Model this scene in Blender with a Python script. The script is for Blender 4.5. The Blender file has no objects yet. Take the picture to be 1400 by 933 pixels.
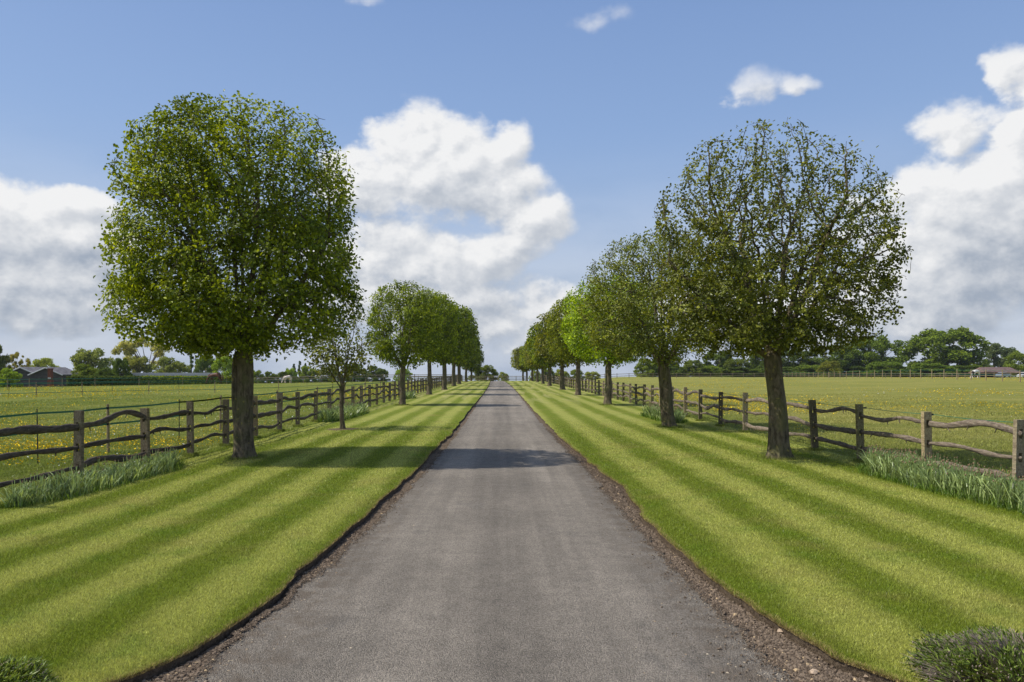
import bpy, math, random
import numpy as np
from mathutils import Vector
C = bpy.context.scene.collection
SC = bpy.context.scene
R = math.radians
F = 1011.0; VX = 686.0; HY = 507.0; H = 1.9      # photo pixels per unit slope, vanishing point, eye height

# ------------------------------------------------------------------ camera
cd = bpy.data.cameras.new('camera'); cam = bpy.data.objects.new('camera', cd); C.objects.link(cam)
cam.location = (0, 0, H); cam.rotation_euler = (R(90), 0, 0)
cd.lens = 26; cd.sensor_width = 36; cd.shift_x = 0.01; cd.shift_y = 0.0289
cd.clip_start = 0.05; cd.clip_end = 5000
SC.camera = cam

# ------------------------------------------------------------------ light, exposure
SUN_EL = 52.0
SUN_E = 4.4; SKY_E = 0.105
SC.view_settings.view_transform = 'Standard'; SC.view_settings.look = 'None'
SC.view_settings.gamma = 1; SC.view_settings.use_curve_mapping = False
SC.view_settings.exposure = 0.12
sd = bpy.data.lights.new('sun', 'SUN'); sd.energy = SUN_E; sd.angle = R(0.53); sd.color = (1.0, 0.95, 0.86)
so = bpy.data.objects.new('sun', sd); C.objects.link(so)
sundir = Vector((-math.cos(R(SUN_EL)), -0.03, math.sin(R(SUN_EL)))).normalized()
so.rotation_euler = sundir.to_track_quat('Z', 'Y').to_euler()
so.location = sundir * 50

# ------------------------------------------------------------------ node helper
class E:
    """socket wrapper for short node maths"""
    def __init__(s, nt, sock): s.nt = nt; s.s = sock
    def op(s, o, *a, clamp=False):
        n = s.nt.nodes.new('ShaderNodeMath'); n.operation = o; n.use_clamp = clamp
        for i, v in enumerate((s,) + a):
            if isinstance(v, E): s.nt.links.new(v.s, n.inputs[i])
            else: n.inputs[i].default_value = v
        return E(s.nt, n.outputs[0])
    def __add__(s, o): return s.op('ADD', o)
    def __sub__(s, o): return s.op('SUBTRACT', o)
    def __mul__(s, o): return s.op('MULTIPLY', o)
    def __truediv__(s, o): return s.op('DIVIDE', o)
    def max(s, o): return s.op('MAXIMUM', o)
    def min(s, o): return s.op('MINIMUM', o)
    def abs(s): return s.op('ABSOLUTE')
    def ramp(s, a, b, c=0.0, d=1.0, smooth=True):
        n = s.nt.nodes.new('ShaderNodeMapRange')
        n.interpolation_type = 'SMOOTHSTEP' if smooth else 'LINEAR'; n.clamp = True
        s.nt.links.new(s.s, n.inputs[0])
        for i, v in enumerate((a, b, c, d)): n.inputs[i + 1].default_value = v
        return E(s.nt, n.outputs[0])
def comb(nt, x, y, z):
    n = nt.nodes.new('ShaderNodeCombineXYZ')
    for i, v in enumerate((x, y, z)):
        if isinstance(v, E): nt.links.new(v.s, n.inputs[i])
        else: n.inputs[i].default_value = v
    return E(nt, n.outputs[0])
def sep(nt, v):
    n = nt.nodes.new('ShaderNodeSeparateXYZ'); nt.links.new(v.s, n.inputs[0])
    return [E(nt, n.outputs[i]) for i in range(3)]
def noise(nt, vec, scale, detail=4, rough=0.55, dist=0.0, out=0):
    n = nt.nodes.new('ShaderNodeTexNoise')
    if vec is not None: nt.links.new(vec.s, n.inputs['Vector'])
    n.inputs['Scale'].default_value = scale; n.inputs['Detail'].default_value = detail
    n.inputs['Roughness'].default_value = rough; n.inputs['Distortion'].default_value = dist
    return E(nt, n.outputs[out])
def vmul(nt, v, k):
    n = nt.nodes.new('ShaderNodeVectorMath'); n.operation = 'MULTIPLY'
    nt.links.new(v.s, n.inputs[0]); n.inputs[1].default_value = k
    return E(nt, n.outputs[0])
def cmix(nt, f, a, b, mode='MIX'):
    n = nt.nodes.new('ShaderNodeMix'); n.data_type = 'RGBA'; n.blend_type = mode
    for sock, v in ((n.inputs[0], f), (n.inputs[6], a), (n.inputs[7], b)):
        if isinstance(v, E): nt.links.new(v.s, sock)
        elif isinstance(v, (int, float)): sock.default_value = v
        else: sock.default_value = (*v, 1)
    return E(nt, n.outputs[2])
def cscale(nt, col, f):
    """colour times scalar"""
    n = nt.nodes.new('ShaderNodeVectorMath'); n.operation = 'SCALE'
    if isinstance(col, E): nt.links.new(col.s, n.inputs[0])
    else: n.inputs[0].default_value = col
    if isinstance(f, E): nt.links.new(f.s, n.inputs['Scale'])
    else: n.inputs['Scale'].default_value = f
    return E(nt, n.outputs[0])

# ------------------------------------------------------------------ world: sky with cumulus
W = bpy.data.worlds.new('World'); SC.world = W; W.use_nodes = True
nt = W.node_tree; nt.nodes.clear()
sky = nt.nodes.new('ShaderNodeTexSky'); sky.sky_type = 'NISHITA'; sky.sun_disc = False
sky.sun_elevation = R(SUN_EL); sky.sun_rotation = R(-90)
sky.air_density = 1.0; sky.dust_density = 1.6; sky.ozone_density = 2.2
tc = nt.nodes.new('ShaderNodeTexCoord'); D_ = E(nt, tc.outputs['Generated'])
dx, dy, dz = sep(nt, D_)
az = dx.op('ARCTAN2', dy)
hor = (dx * dx + dy * dy).op('SQRT').max(0.02)
el = dz / hor
BLOBS = [  # photo x, y, rx, ry, weight
 (562,196,62,52,1),(622,212,62,52,1),(688,204,36,38,1),(590,252,105,56,1.0),(665,266,82,42,.9),(505,258,50,55,.9),
 (520,335,75,50,1),(590,362,75,40,.95),(662,345,55,34,.9),(728,305,52,32,1),(705,330,55,26,.85),
 (30,300,110,42,1),(110,284,52,22,.9),(100,328,72,27,1.15),(-40,320,110,70,1),(40,390,150,62,.85),(150,345,40,40,.8),
 (1297,168,52,36,.68),(1345,158,44,20,.5),(1400,102,36,44,.75),(1408,180,42,50,.95),(1270,275,80,52,1),(1350,275,90,60,1),
 (1330,345,130,70,1.05),(1230,345,60,60,.95),(1410,330,110,90,1.05),(1270,405,110,50,.9),
 (1030,124,32,25,.60),(1090,118,28,14,.50),(833,20,30,14,.42),(505,4,20,8,.34),
 (560,420,160,34,.62),(760,420,130,34,.45),(1000,440,500,40,.45)]
def cloud(u, v):
    """cumulus density at azimuth u, slope v"""
    p = comb(nt, u, v * 1.25, 0.37)
    n1 = noise(nt, p, 9.0, 9, 0.56); n2 = noise(nt, p, 32.0, 5, 0.6)
    wu = u + (n1 - 0.5) * 0.07; wv = v + (noise(nt, comb(nt, v, u, 1.3), 11.0, 5, 0.55) - 0.5) * 0.06
    m = None
    for (x, y, rx, ry, w) in BLOBS:
        a = math.atan((x - VX) / F); ca = math.cos(a); t = (HY - y) / F * ca
        ax = (wu - a) * (F / rx / ca * 0.80); ay = (wv - t) * (F / ry / ca * 0.80)
        q = (ax * ax + ay * ay) * (-w) + w
        m = q if m is None else m.op('SMOOTH_MAX', q, 0.25)
    # clouds for the rest of the sky, outside the picture
    far = az.abs().ramp(0.72, 0.95)
    g = noise(nt, p, 2.1, 6, 0.5)
    back = (g - 0.5) * 9.0 * far - far * 0.25
    m = m.max(-1.0)
    m = m * (far * -1.0 + 1.0) + back
    return m + (n1 - 0.5) * 2.3 + (n2 - 0.5) * 0.7
d0 = cloud(az, el)
d1 = cloud(az - 0.010, el + 0.013)
d2 = cloud(az - 0.02, el + 0.060)
hi_ = el.ramp(0.345, 0.385)
dens = d0.ramp(-0.03, 0.55) * (hi_ * -1.0 + 1.0) + d0.ramp(-0.10, 1.25) * hi_ * 0.95
thick = d0.ramp(0.15, 1.7)
lit = (d0 - d1).ramp(-0.55, 0.55)                     # which side of the billow faces the sun
lowgrey = el.ramp(0.05, 0.30)
bright = (lit * 0.58 + 0.43) + lowgrey * 0.20 - d2.ramp(0.2, 1.5) * 0.24 - thick * 0.05
grey = cmix(nt, bright.ramp(0.3, 1.0, smooth=False), (0.33, 0.38, 0.46), (0.83, 0.83, 0.83))
skycol = E(nt, sky.outputs[0])
CL = 1.0 / SKY_E
cloudcol = cscale(nt, grey, CL)
# thin veil low over the horizon
veil = el.ramp(0.0, 0.34, 0.90, 0.0)
vn = noise(nt, comb(nt, az, el * 3.0, 5.1), 5.0, 5, 0.5)
veilcol = cscale(nt, cmix(nt, vn.ramp(0.35, 0.65), (0.39, 0.45, 0.55), (0.56, 0.60, 0.67)), CL)
blue = cmix(nt, el.ramp(0.10, 0.62, smooth=False), (0.345, 0.50, 0.77), (0.172, 0.290, 0.585))
c1 = cmix(nt, veil, cmix(nt, 0.75, skycol, cscale(nt, blue, CL)), veilcol)
c2 = cmix(nt, dens * 0.97, c1, cloudcol)
c3 = cmix(nt, el.ramp(-0.06, -0.03), cscale(nt, (0.08, 0.11, 0.05), CL), c2)
bg = nt.nodes.new('ShaderNodeBackground'); bg.inputs[1].default_value = SKY_E
nt.links.new(c3.s, bg.inputs[0])
wo = nt.nodes.new('ShaderNodeOutputWorld'); nt.links.new(bg.outputs[0], wo.inputs[0])
W.cycles.sampling_method = 'MANUAL'; W.cycles.sample_map_resolution = 512

# ------------------------------------------------------------------ materials
def new_mat(name):
    m = bpy.data.materials.new(name); m.use_nodes = True; nt = m.node_tree; nt.nodes.clear()
    out = nt.nodes.new('ShaderNodeOutputMaterial')
    g = nt.nodes.new('ShaderNodeNewGeometry')
    return m, nt, out, E(nt, g.outputs['Position'])
def principled(nt, out, col, rough=0.8, spec=0.3, bump=None, bs=0.5, bd=0.01, metal=0.0):
    b = nt.nodes.new('ShaderNodeBsdfPrincipled')
    if isinstance(col, E): nt.links.new(col.s, b.inputs['Base Color'])
    else: b.inputs['Base Color'].default_value = (*col, 1)
    if isinstance(rough, E): nt.links.new(rough.s, b.inputs['Roughness'])
    else: b.inputs['Roughness'].default_value = rough
    b.inputs['Specular IOR Level'].default_value = spec; b.inputs['Metallic'].default_value = metal
    if bump is not None:
        bn = nt.nodes.new('ShaderNodeBump'); bn.inputs['Strength'].default_value = bs; bn.inputs['Distance'].default_value = bd
        nt.links.new(bump.s, bn.inputs['Height']); nt.links.new(bn.outputs[0], b.inputs['Normal'])
    if out is not None: nt.links.new(b.outputs[0], out.inputs[0])
    return b
def attr(nt, name, what='Fac'):
    a = nt.nodes.new('ShaderNodeAttribute'); a.attribute_name = name; return E(nt, a.outputs[what])
def objcolor(nt):
    o = nt.nodes.new('ShaderNodeObjectInfo'); return E(nt, o.outputs['Color'])
def plain(name, col, rough=0.7, spec=0.3, var=0.15, scale=6.0, metal=0.0):
    m, nt, out, P = new_mat(name)
    n = noise(nt, P, scale, 5)
    principled(nt, out, cscale(nt, col, n.ramp(0.3, 0.7, 1 - var, 1 + var)), rough, spec, n, 0.2, 0.01, metal)
    return m

def stripe_factor(nt, P):
    """0 dark .. 1 pale mowing stripes following the drive"""
    x, y, z = sep(nt, P)
    wob = (noise(nt, P, 0.35, 3) - 0.5) * 0.5
    L = x * -1.0 - (y * -1.0 + 10.0).max(0.0).min(12.0) * 0.05 + wob * 0.7
    Rr = x + wob * 0.8
    sl = ((L - 3.2) * (2 * math.pi / 1.04)).op('COSINE')
    sr = ((Rr - 2.62) * (2 * math.pi / 1.18)).op('COSINE')
    side = x.op('GREATER_THAN', 0.0)
    s = sl * (side * -1.0 + 1.0) + sr * side
    s = s + (noise(nt, P, 2.5, 5, 0.6) - 0.5) * 1.7
    return s.ramp(-0.90, 0.90)
def lawn_colour(nt, P, gain=1.0):
    s = stripe_factor(nt, P)
    x, y, z = sep(nt, P)
    c = cmix(nt, s, (0.138, 0.172, 0.015), (0.282, 0.292, 0.064))  # stripes put the sheen of alternating blade directions into the turf colour
    dry = noise(nt, P, 0.8, 5, 0.6).ramp(0.50, 0.72) * 0.40
    c = cmix(nt, dry, c, (0.25, 0.215, 0.065))
    dryfar = noise(nt, vmul(nt, P, (2.2, 0.12, 1)), 1.0, 4).ramp(0.48, 0.62) * y.ramp(30, 60, 0.0, 0.55)
    c = cmix(nt, dryfar, c, (0.40, 0.36, 0.15))
    c = cmix(nt, noise(nt, P, 1.7, 4).ramp(0.5, 0.75) * 0.4, c, (0.095, 0.165, 0.010))
    c = cscale(nt, c, noise(nt, P, 45.0, 4, 0.7).ramp(0.25, 0.75, 0.65, 1.35))
    return cscale(nt, c, gain)
def field_colour(nt, P, gain=1.0):
    a = noise(nt, P, 0.10, 5, 0.6).ramp(0.35, 0.65)
    c = cmix(nt, a, (0.135, 0.162, 0.022), (0.215, 0.218, 0.050))
    b = noise(nt, vmul(nt, P, (0.6, 1.6, 1)), 0.7, 6, 0.65).ramp(0.40, 0.68)
    c = cmix(nt, b * 0.75, c, (0.092, 0.130, 0.016))
    x, y, z = sep(nt, P)
    st = noise(nt, vmul(nt, P, (0.09, 0.45, 1)), 1.0, 6, 0.7)
    c = cmix(nt, st.ramp(0.45, 0.62) * x.ramp(6, 14) * 0.6, c, (0.115, 0.150, 0.022))
    c = cmix(nt, x.ramp(6, 14) * st.ramp(0.35, 0.6, 0.75, 0.35), c, (0.30, 0.27, 0.075))
    c = cscale(nt, c, noise(nt, P, 9.0, 6, 0.7).ramp(0.3, 0.7, 0.72, 1.28))
    return cscale(nt, c, gain)

M = {}
m, nt, out, P = new_mat('mown_lawn')
hgt = noise(nt, P, 70.0, 4, 0.7)
principled(nt, out, lawn_colour(nt, P, 0.93), 0.9, 0.1, hgt, 0.8, 0.02); M['lawn'] = m
m, nt, out, P = new_mat('pasture')
hgt = noise(nt, P, 7.0, 7, 0.75)
principled(nt, out, field_colour(nt, P), 0.95, 0.05, hgt, 1.0, 0.12); M['field'] = m

def blade_mat(name, colfn, gain, trans=0.35):
    m, nt, out, P = new_mat(name)
    c = cscale(nt, colfn(nt, P, gain), attr(nt, 'rnd').ramp(0, 1, 0.45, 1.55, smooth=False))
    b = principled(nt, None, c, 0.45, 0.35)
    t = nt.nodes.new('ShaderNodeBsdfTranslucent'); nt.links.new(c.s, t.inputs[0])
    mx = nt.nodes.new('ShaderNodeMixShader'); mx.inputs[0].default_value = trans
    nt.links.new(b.outputs[0], mx.inputs[1]); nt.links.new(t.outputs[0], mx.inputs[2]); nt.links.new(mx.outputs[0], out.inputs[0])
    return m
M['lawn_blade'] = blade_mat('lawn_blades', lawn_colour, 1.62)
M['field_blade'] = blade_mat('field_blades', field_colour, 1.55)

def leaf_mat(name, base, warm, trans=0.38, gloss=0.35, rough=0.45, clump=1.3, spread=0.5):
    """foliage: base colour varied by leaf and clump, times the object's own colour"""
    m, nt, out, P = new_mat(name)
    r = attr(nt, 'rnd')
    c = cmix(nt, r.ramp(0.45, 0.9) * 0.9, base, warm)
    c = cmix(nt, noise(nt, P, clump, 3).ramp(0.45, 0.7) * 0.5, c, warm)
    c = cscale(nt, c, r.ramp(0.1, 0.9, 1 - spread, 1 + spread, smooth=False))
    c = cmix(nt, 1.0, c, objcolor(nt), 'MULTIPLY')
    b = principled(nt, None, c, rough, gloss)
    t = nt.nodes.new('ShaderNodeBsdfTranslucent')
    tcx = cmix(nt, 1.0, c, (1.35, 1.25, 0.55), 'MULTIPLY'); nt.links.new(tcx.s, t.inputs[0])
    mx = nt.nodes.new('ShaderNodeMixShader'); mx.inputs[0].default_value = trans
    nt.links.new(b.outputs[0], mx.inputs[1]); nt.links.new(t.outputs[0], mx.inputs[2]); nt.links.new(mx.outputs[0], out.inputs[0])
    return m
M['leaf_fresh'] = leaf_mat('fresh_leaves', (0.115, 0.158, 0.010), (0.260, 0.285, 0.018))
M['leaf_dark'] = leaf_mat('bronze_green_leaves', (0.100, 0.122, 0.020), (0.200, 0.205, 0.030), trans=0.28)
M['leaf_far'] = leaf_mat('distant_leaves', (0.130, 0.172, 0.032), (0.210, 0.250, 0.050), trans=0.38, gloss=0.1, rough=0.8, clump=0.35, spread=0.35)
M['daff'] = leaf_mat('daffodil_leaves', (0.200, 0.270, 0.095), (0.320, 0.390, 0.150), trans=0.25, gloss=0.5, rough=0.4, clump=3)
M['tuft'] = leaf_mat('rough_grass', (0.085, 0.165, 0.018), (0.160, 0.235, 0.035), trans=0.35)
M['laven'] = leaf_mat('shrub_leaves', (0.095, 0.150, 0.020), (0.210, 0.270, 0.050), trans=0.3, clump=6)
M['twig_grey'] = plain('dead_stems', (0.27, 0.215, 0.17), 0.9, 0.1, 0.35, 30)
M['seed'] = plain('seedheads', (0.27, 0.18, 0.11), 0.9, 0.1, 0.3, 20)
M['butter'] = plain('buttercup_petals', (0.85, 0.58, 0.02), 0.8, 0.1, 0.1)
M['daisy'] = plain('daisy_petals', (0.8, 0.8, 0.76), 0.6, 0.2, 0.05)

m, nt, out, P = new_mat('tree_bark')
n1 = noise(nt, vmul(nt, P, (1, 1, 0.35)), 14.0, 7, 0.7); n2 = noise(nt, P, 2.6, 4, 0.6); n3 = noise(nt, P, 9.0, 3)
c = cmix(nt, n1.ramp(0.3, 0.7), (0.050, 0.039, 0.025), (0.200, 0.160, 0.105))
c = cmix(nt, n2.ramp(0.42, 0.68) * 0.6, c, (0.125, 0.125, 0.048))
c = cmix(nt, n3.ramp(0.64, 0.70) * 0.7, c, (0.30, 0.25, 0.06))
principled(nt, out, c, 0.9, 0.15, n1, 0.9, 0.03); M['bark'] = m

def wood_mat(name, dark, pale, moss):
    m, nt, out, P = new_mat(name)
    a = noise(nt, vmul(nt, P, (9, 1.0, 5)), 6.0, 6, 0.7); b = noise(nt, P, 5.0, 5, 0.6)
    c = cmix(nt, a.ramp(0.3, 0.7), dark, pale)
    c = cmix(nt, b.ramp(0.5, 0.75) * 0.6, c, moss)
    c = cmix(nt, noise(nt, P, 38, 2).ramp(0.66, 0.72) * 0.7, c, (0.34, 0.34, 0.28))
    c = cmix(nt, 1.0, c, objcolor(nt), 'MULTIPLY')
    principled(nt, out, c, 0.85, 0.2, a, 0.9, 0.012); return m
M['rail'] = wood_mat('cleft_rail_wood', (0.060, 0.048, 0.038), (0.20, 0.165, 0.130), (0.12, 0.115, 0.07))
M['post'] = wood_mat('oak_post_wood', (0.105, 0.080, 0.052), (0.250, 0.205, 0.135), (0.150, 0.150, 0.065))
M['stake'] = wood_mat('stake_wood', (0.22, 0.165, 0.09), (0.36, 0.29, 0.17), (0.25, 0.2, 0.1))
M['tape'] = plain('green_tape', (0.020, 0.150, 0.090), 0.5, 0.4)
M['blackplastic'] = plain('black_plastic', (0.012, 0.012, 0.012), 0.5, 0.4)
M['hole'] = plain('mortise_dark', (0.02, 0.015, 0.01), 0.9, 0.1)

m, nt, out, P = new_mat('asphalt')
x, y, z = sep(nt, P)
agg = nt.nodes.new('ShaderNodeTexVoronoi'); agg.inputs['Scale'].default_value = 120; nt.links.new(P.s, agg.inputs['Vector'])
av = E(nt, agg.outputs['Distance']); ac = sep(nt, E(nt, agg.outputs['Color']))[0]
c = cmix(nt, ac.ramp(0.05, 0.95), (0.150, 0.129, 0.103), (0.282, 0.244, 0.196))
c = cscale(nt, c, noise(nt, P, 0.45, 5, 0.6).ramp(0.3, 0.7, 0.86, 1.14))
c = cscale(nt, c, noise(nt, P, 5.0, 5, 0.7).ramp(0.3, 0.7, 0.90, 1.10))
c = cscale(nt, c, noise(nt, vmul(nt, P, (3.0, 0.10, 1)), 1.0, 5, 0.6).ramp(0.35, 0.65, 0.86, 1.12))
# two pale wheel tracks, darker crown and edges
tr = ((x * 1.0).abs() - 0.82).abs()
c = cscale(nt, c, tr.ramp(0.0, 0.75, 1.12, 0.90))
edge = x.abs().ramp(1.05, 1.65) * noise(nt, P, 4.0, 6, 0.7).ramp(0.42, 0.62)
c = cmix(nt, edge * 0.8, c, (0.135, 0.105, 0.075))
c = cmix(nt, noise(nt, vmul(nt, P, (1, .5, 1)), 1.3, 6, .7).ramp(0.56, 0.68) * 0.28, c, (0.065, 0.062, 0.06))
c = cmix(nt, noise(nt, P, 60, 2).ramp(0.71, 0.75) * 0.8, c, (0.42, 0.36, 0.26))
principled(nt, out, c, 0.85, 0.25, av * -1.0 + noise(nt, P, 30, 4) * 0.6, 1.0, 0.012); M['asphalt'] = m

m, nt, out, P = new_mat('soil')
n1 = noise(nt, P, 30, 6, 0.7); n2 = noise(nt, P, 3, 5)
c = cmix(nt, n1.ramp(0.3, 0.7), (0.065, 0.047, 0.032), (0.190, 0.142, 0.098))
c = cmix(nt, n2.ramp(0.5, 0.7) * 0.4, c, (0.16, 0.125, 0.085))
c = cmix(nt, noise(nt, P, 75, 2).ramp(0.68, 0.72) * 0.7, c, (0.38, 0.27, 0.15))
principled(nt, out, c, 0.95, 0.1, n1, 1.0, 0.03); M['soil'] = m
m, nt, out, P = new_mat('clods')
c = cmix(nt, attr(nt, 'rnd').ramp(0, 0.95, smooth=False), (0.068, 0.050, 0.035), (0.215, 0.162, 0.115))
c = cmix(nt, attr(nt, 'rnd').op('GREATER_THAN', 0.985), c, (0.45, 0.33, 0.19))
principled(nt, out, c, 0.95, 0.1, noise(nt, P, 90, 4), 0.6, 0.006); M['clod'] = m
M['straw'] = plain('straw_fringe', (0.36, 0.28, 0.11), 0.9, 0.1, 0.3, 30)

# ------------------------------------------------------------------ mesh helpers
def tag(o, label=None, cat=None, group=None, kind=None):
    if label: o['label'] = label
    if cat: o['category'] = cat
    if group: o['group'] = group
    if kind: o['kind'] = kind
    return o
def raw_mesh(name, V, loops, sizes, mats, rnd=None, midx=None, smooth=False):
    me = bpy.data.meshes.new(name)
    V = np.asarray(V, np.float32).reshape(-1, 3); loops = np.asarray(loops, np.int32).ravel(); sizes = np.asarray(sizes, np.int32)
    me.vertices.add(len(V)); me.vertices.foreach_set('co', V.ravel())
    me.loops.add(len(loops)); me.loops.foreach_set('vertex_index', loops)
    me.polygons.add(len(sizes)); st = np.zeros(len(sizes), np.int32); st[1:] = np.cumsum(sizes)[:-1]
    me.polygons.foreach_set('loop_start', st); me.polygons.foreach_set('loop_total', sizes)
    me.polygons.foreach_set('use_smooth', np.full(len(sizes), bool(smooth)))
    if midx is not None: me.polygons.foreach_set('material_index', np.asarray(midx, np.int32))
    if rnd is not None:
        a = me.attributes.new('rnd', 'FLOAT', 'FACE'); a.data.foreach_set('value', np.asarray(rnd, np.float32))
    for mm in (mats if isinstance(mats, (list, tuple)) else [mats]): me.materials.append(mm)
    me.update(calc_edges=True); me.validate()
    return me
def link(name, me, parent=None, loc=None):
    o = bpy.data.objects.new(name, me); C.objects.link(o)
    if parent is not None: o.parent = parent
    if loc is not None: o.location = loc
    return o
def thing(name, loc, label, cat, group=None, rz=0.0, kind=None):
    o = bpy.data.objects.new(name, None); C.objects.link(o); o.location = loc; o.rotation_euler = (0, 0, rz)
    o.empty_display_size = 0.2
    return tag(o, label, cat, group, kind)
class MB:
    """collects polygons into one mesh"""
    def __init__(s): s.v = []; s.l = []; s.z = []; s.n = 0; s.m = []; s.r = []
    def add(s, V, faces, mi=0, rnd=0.5):
        V = np.asarray(V, float).reshape(-1, 3)
        for f in faces: s.l += [i + s.n for i in f]; s.z.append(len(f)); s.m.append(mi); s.r.append(rnd)
        s.v.append(V); s.n += len(V)
    def box(s, c, d, rz=0.0, mi=0, top=1.0, jit=0.0, rng=None):
        cx, cy, cz = c; a, b, h = d[0] / 2, d[1] / 2, d[2] / 2
        P = []
        for z, k in ((-h, 1), (h, top)):
            for (sx, sy) in ((-1, -1), (1, -1), (1, 1), (-1, 1)):
                x, y = sx * a * k, sy * b * k
                P.append((cx + x * math.cos(rz) - y * math.sin(rz), cy + x * math.sin(rz) + y * math.cos(rz), cz + z))
        P = np.array(P)
        if jit: P += rng.uniform(-jit, jit, P.shape)
        s.add(P, [(0, 3, 2, 1), (4, 5, 6, 7), (0, 1, 5, 4), (1, 2, 6, 5), (2, 3, 7, 6), (3, 0, 4, 7)], mi)
    def loft(s, pts, rad, k=8, ell=1.0, up=(0, 0, 1), cap=True, wob=0.0, rng=None, mi=0):
        """tube along pts; rad per point; ell = width/height of the section"""
        pts = np.asarray(pts, float); n = len(pts); V = []
        for i in range(n):
            t = pts[min(i + 1, n - 1)] - pts[max(i - 1, 0)]; t /= np.linalg.norm(t) + 1e-9
            u = np.array(up, float)
            if abs(t @ u) > 0.95: u = np.array((1.0, 0, 0)) if abs(t[0]) < 0.9 else np.array((0, 1.0, 0))
            sx = np.cross(t, u); sx /= np.linalg.norm(sx); sy = np.cross(sx, t)
            for j in range(k):
                a = 2 * math.pi * j / k
                r = rad[i] * (1 + (rng.uniform(-wob, wob) if wob else 0))
                V.append(pts[i] + sx * math.cos(a) * r * ell + sy * math.sin(a) * r)
        fs = [(i * k + j, i * k + (j + 1) % k, (i + 1) * k + (j + 1) % k, (i + 1) * k + j) for i in range(n - 1) for j in range(k)]
        if cap: fs += [tuple(range(k))[::-1], tuple((n - 1) * k + j for j in range(k))]
        s.add(V, fs, mi)
    def build(s, name, mats, parent=None, smooth=False, loc=None):
        me = raw_mesh(name, np.concatenate(s.v), s.l, s.z, mats, s.r, s.m, smooth)
        return link(name, me, parent, loc)

def sstep(x, a, b):
    t = np.clip((np.asarray(x, float) - a) / (b - a), 0, 1); return t * t * (3 - 2 * t)
def g(x, y):
    """ground height"""
    x = np.asarray(x, float); y = np.asarray(y, float)
    c = np.where(x < -9, np.minimum(83 + (x + 57) * 1.3, 134), 134.0)
    c = c + 95 * sstep(x, 12, 40)
    c = np.maximum(c, 60)
    drop = -0.021 * np.maximum(y - c, 0); drop = np.maximum(drop, -70)
    bump = 0.62 * np.exp(-((y - 112) / 48) ** 2) * sstep(x, 18, 58)
    return drop + bump
def X(px, D): return (px - VX) / F * D
def hashn(x, y, s):
    """smooth value noise in numpy, -1..1"""
    x = np.asarray(x, float) * s; y = np.asarray(y, float) * s
    xi = np.floor(x).astype(np.int64); yi = np.floor(y).astype(np.int64); fx = x - xi; fy = y - yi
    fx = fx * fx * (3 - 2 * fx); fy = fy * fy * (3 - 2 * fy)
    def h(a, b):
        n = (a * 374761393 + b * 668265263) & 0x7fffffff; n = ((n ^ (n >> 13)) * 1274126177) & 0x7fffffff
        return ((n ^ (n >> 16)) % 10007) / 5003.5 - 1
    return (h(xi, yi) * (1 - fx) + h(xi + 1, yi) * fx) * (1 - fy) + (h(xi, yi + 1) * (1 - fx) + h(xi + 1, yi + 1) * fx) * fy

# ------------------------------------------------------------------ edges of the drive (X against distance)
_gl = np.array([(-12,-3.0),(3.0,-2.9),(4.3,-2.42),(4.5,-2.22),(4.9,-2.04),(5.6,-1.93),(6.4,-1.89),(8,-1.85),(9.6,-1.76),(14.4,-1.62),(18,-1.60),(22,-1.50),(35,-1.52),(60,-1.50),(90,-1.6),(128,-2.0),(160,-3.0)])
_gr = np.array([(-12,3.0),(3.6,2.9),(4.4,2.42),(4.8,2.15),(5.3,2.05),(6.2,1.92),(7,1.86),(8,1.81),(9.5,1.83),(11.8,1.94),(14,1.83),(16,1.76),(20,1.66),(26,1.57),(36,1.50),(60,1.40),(90,1.2),(128,0.55),(160,-0.4)])
_al = np.array([(-12,-2.2),(4.5,-1.95),(6.1,-1.84),(7.3,-1.74),(8.8,-1.60),(13.4,-1.42),(19.8,-1.34),(37,-1.34),(50,-1.44),(90,-1.55),(128,-1.95),(160,-2.95)])
_ar = np.array([(-12,2.0),(4.5,1.83),(5.2,1.77),(6.6,1.72),(8,1.66),(11,1.62),(14,1.63),(18,1.55),(28,1.42),(36,1.40),(60,1.34),(90,1.15),(128,0.5),(160,-0.45)])
def GL(d): return np.interp(d, _gl[:,0], _gl[:,1]) + hashn(d, 3.1, 1.6) * 0.035 + hashn(d, 7.7, 7) * 0.012
def GR(d): return np.interp(d, _gr[:,0], _gr[:,1]) + hashn(d, 13.1, 1.6) * 0.035 + hashn(d, 17.7, 7) * 0.012
def AL(d): return np.interp(d, _al[:,0], _al[:,1]) + hashn(d, 23.1, 2.6) * 0.04 + hashn(d, 27, 11) * 0.03 + hashn(d, 29, 31) * .012
def AR(d): return np.interp(d, _ar[:,0], _ar[:,1]) + hashn(d, 33.1, 2.6) * 0.04 + hashn(d, 37, 11) * 0.03 + hashn(d, 39, 31) * .012
FL = np.array([(-12,-8.2),(8,-7.3),(12,-7.05),(16,-6.9),(40,-6.9),(130,-7.3),(165,-8.3)])
FR = np.array([(-12,8.6),(8,7.85),(12,7.5),(16,7.42),(40,7.5),(130,7.6),(165,6.8)])
def FLx(d): return np.interp(d, FL[:,0], FL[:,1])
def FRx(d): return np.interp(d, FR[:,0], FR[:,1])
def lawn_z(x, y):
    """height of the mown turf"""
    x = np.asarray(x, float)
    t = sstep(np.abs(x), 3.5, 6.6)
    return g(x, y) + 0.048 * (1 - t) + 0.012 * t + hashn(x, y, 0.5) * 0.008 * (1 - t)

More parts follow.
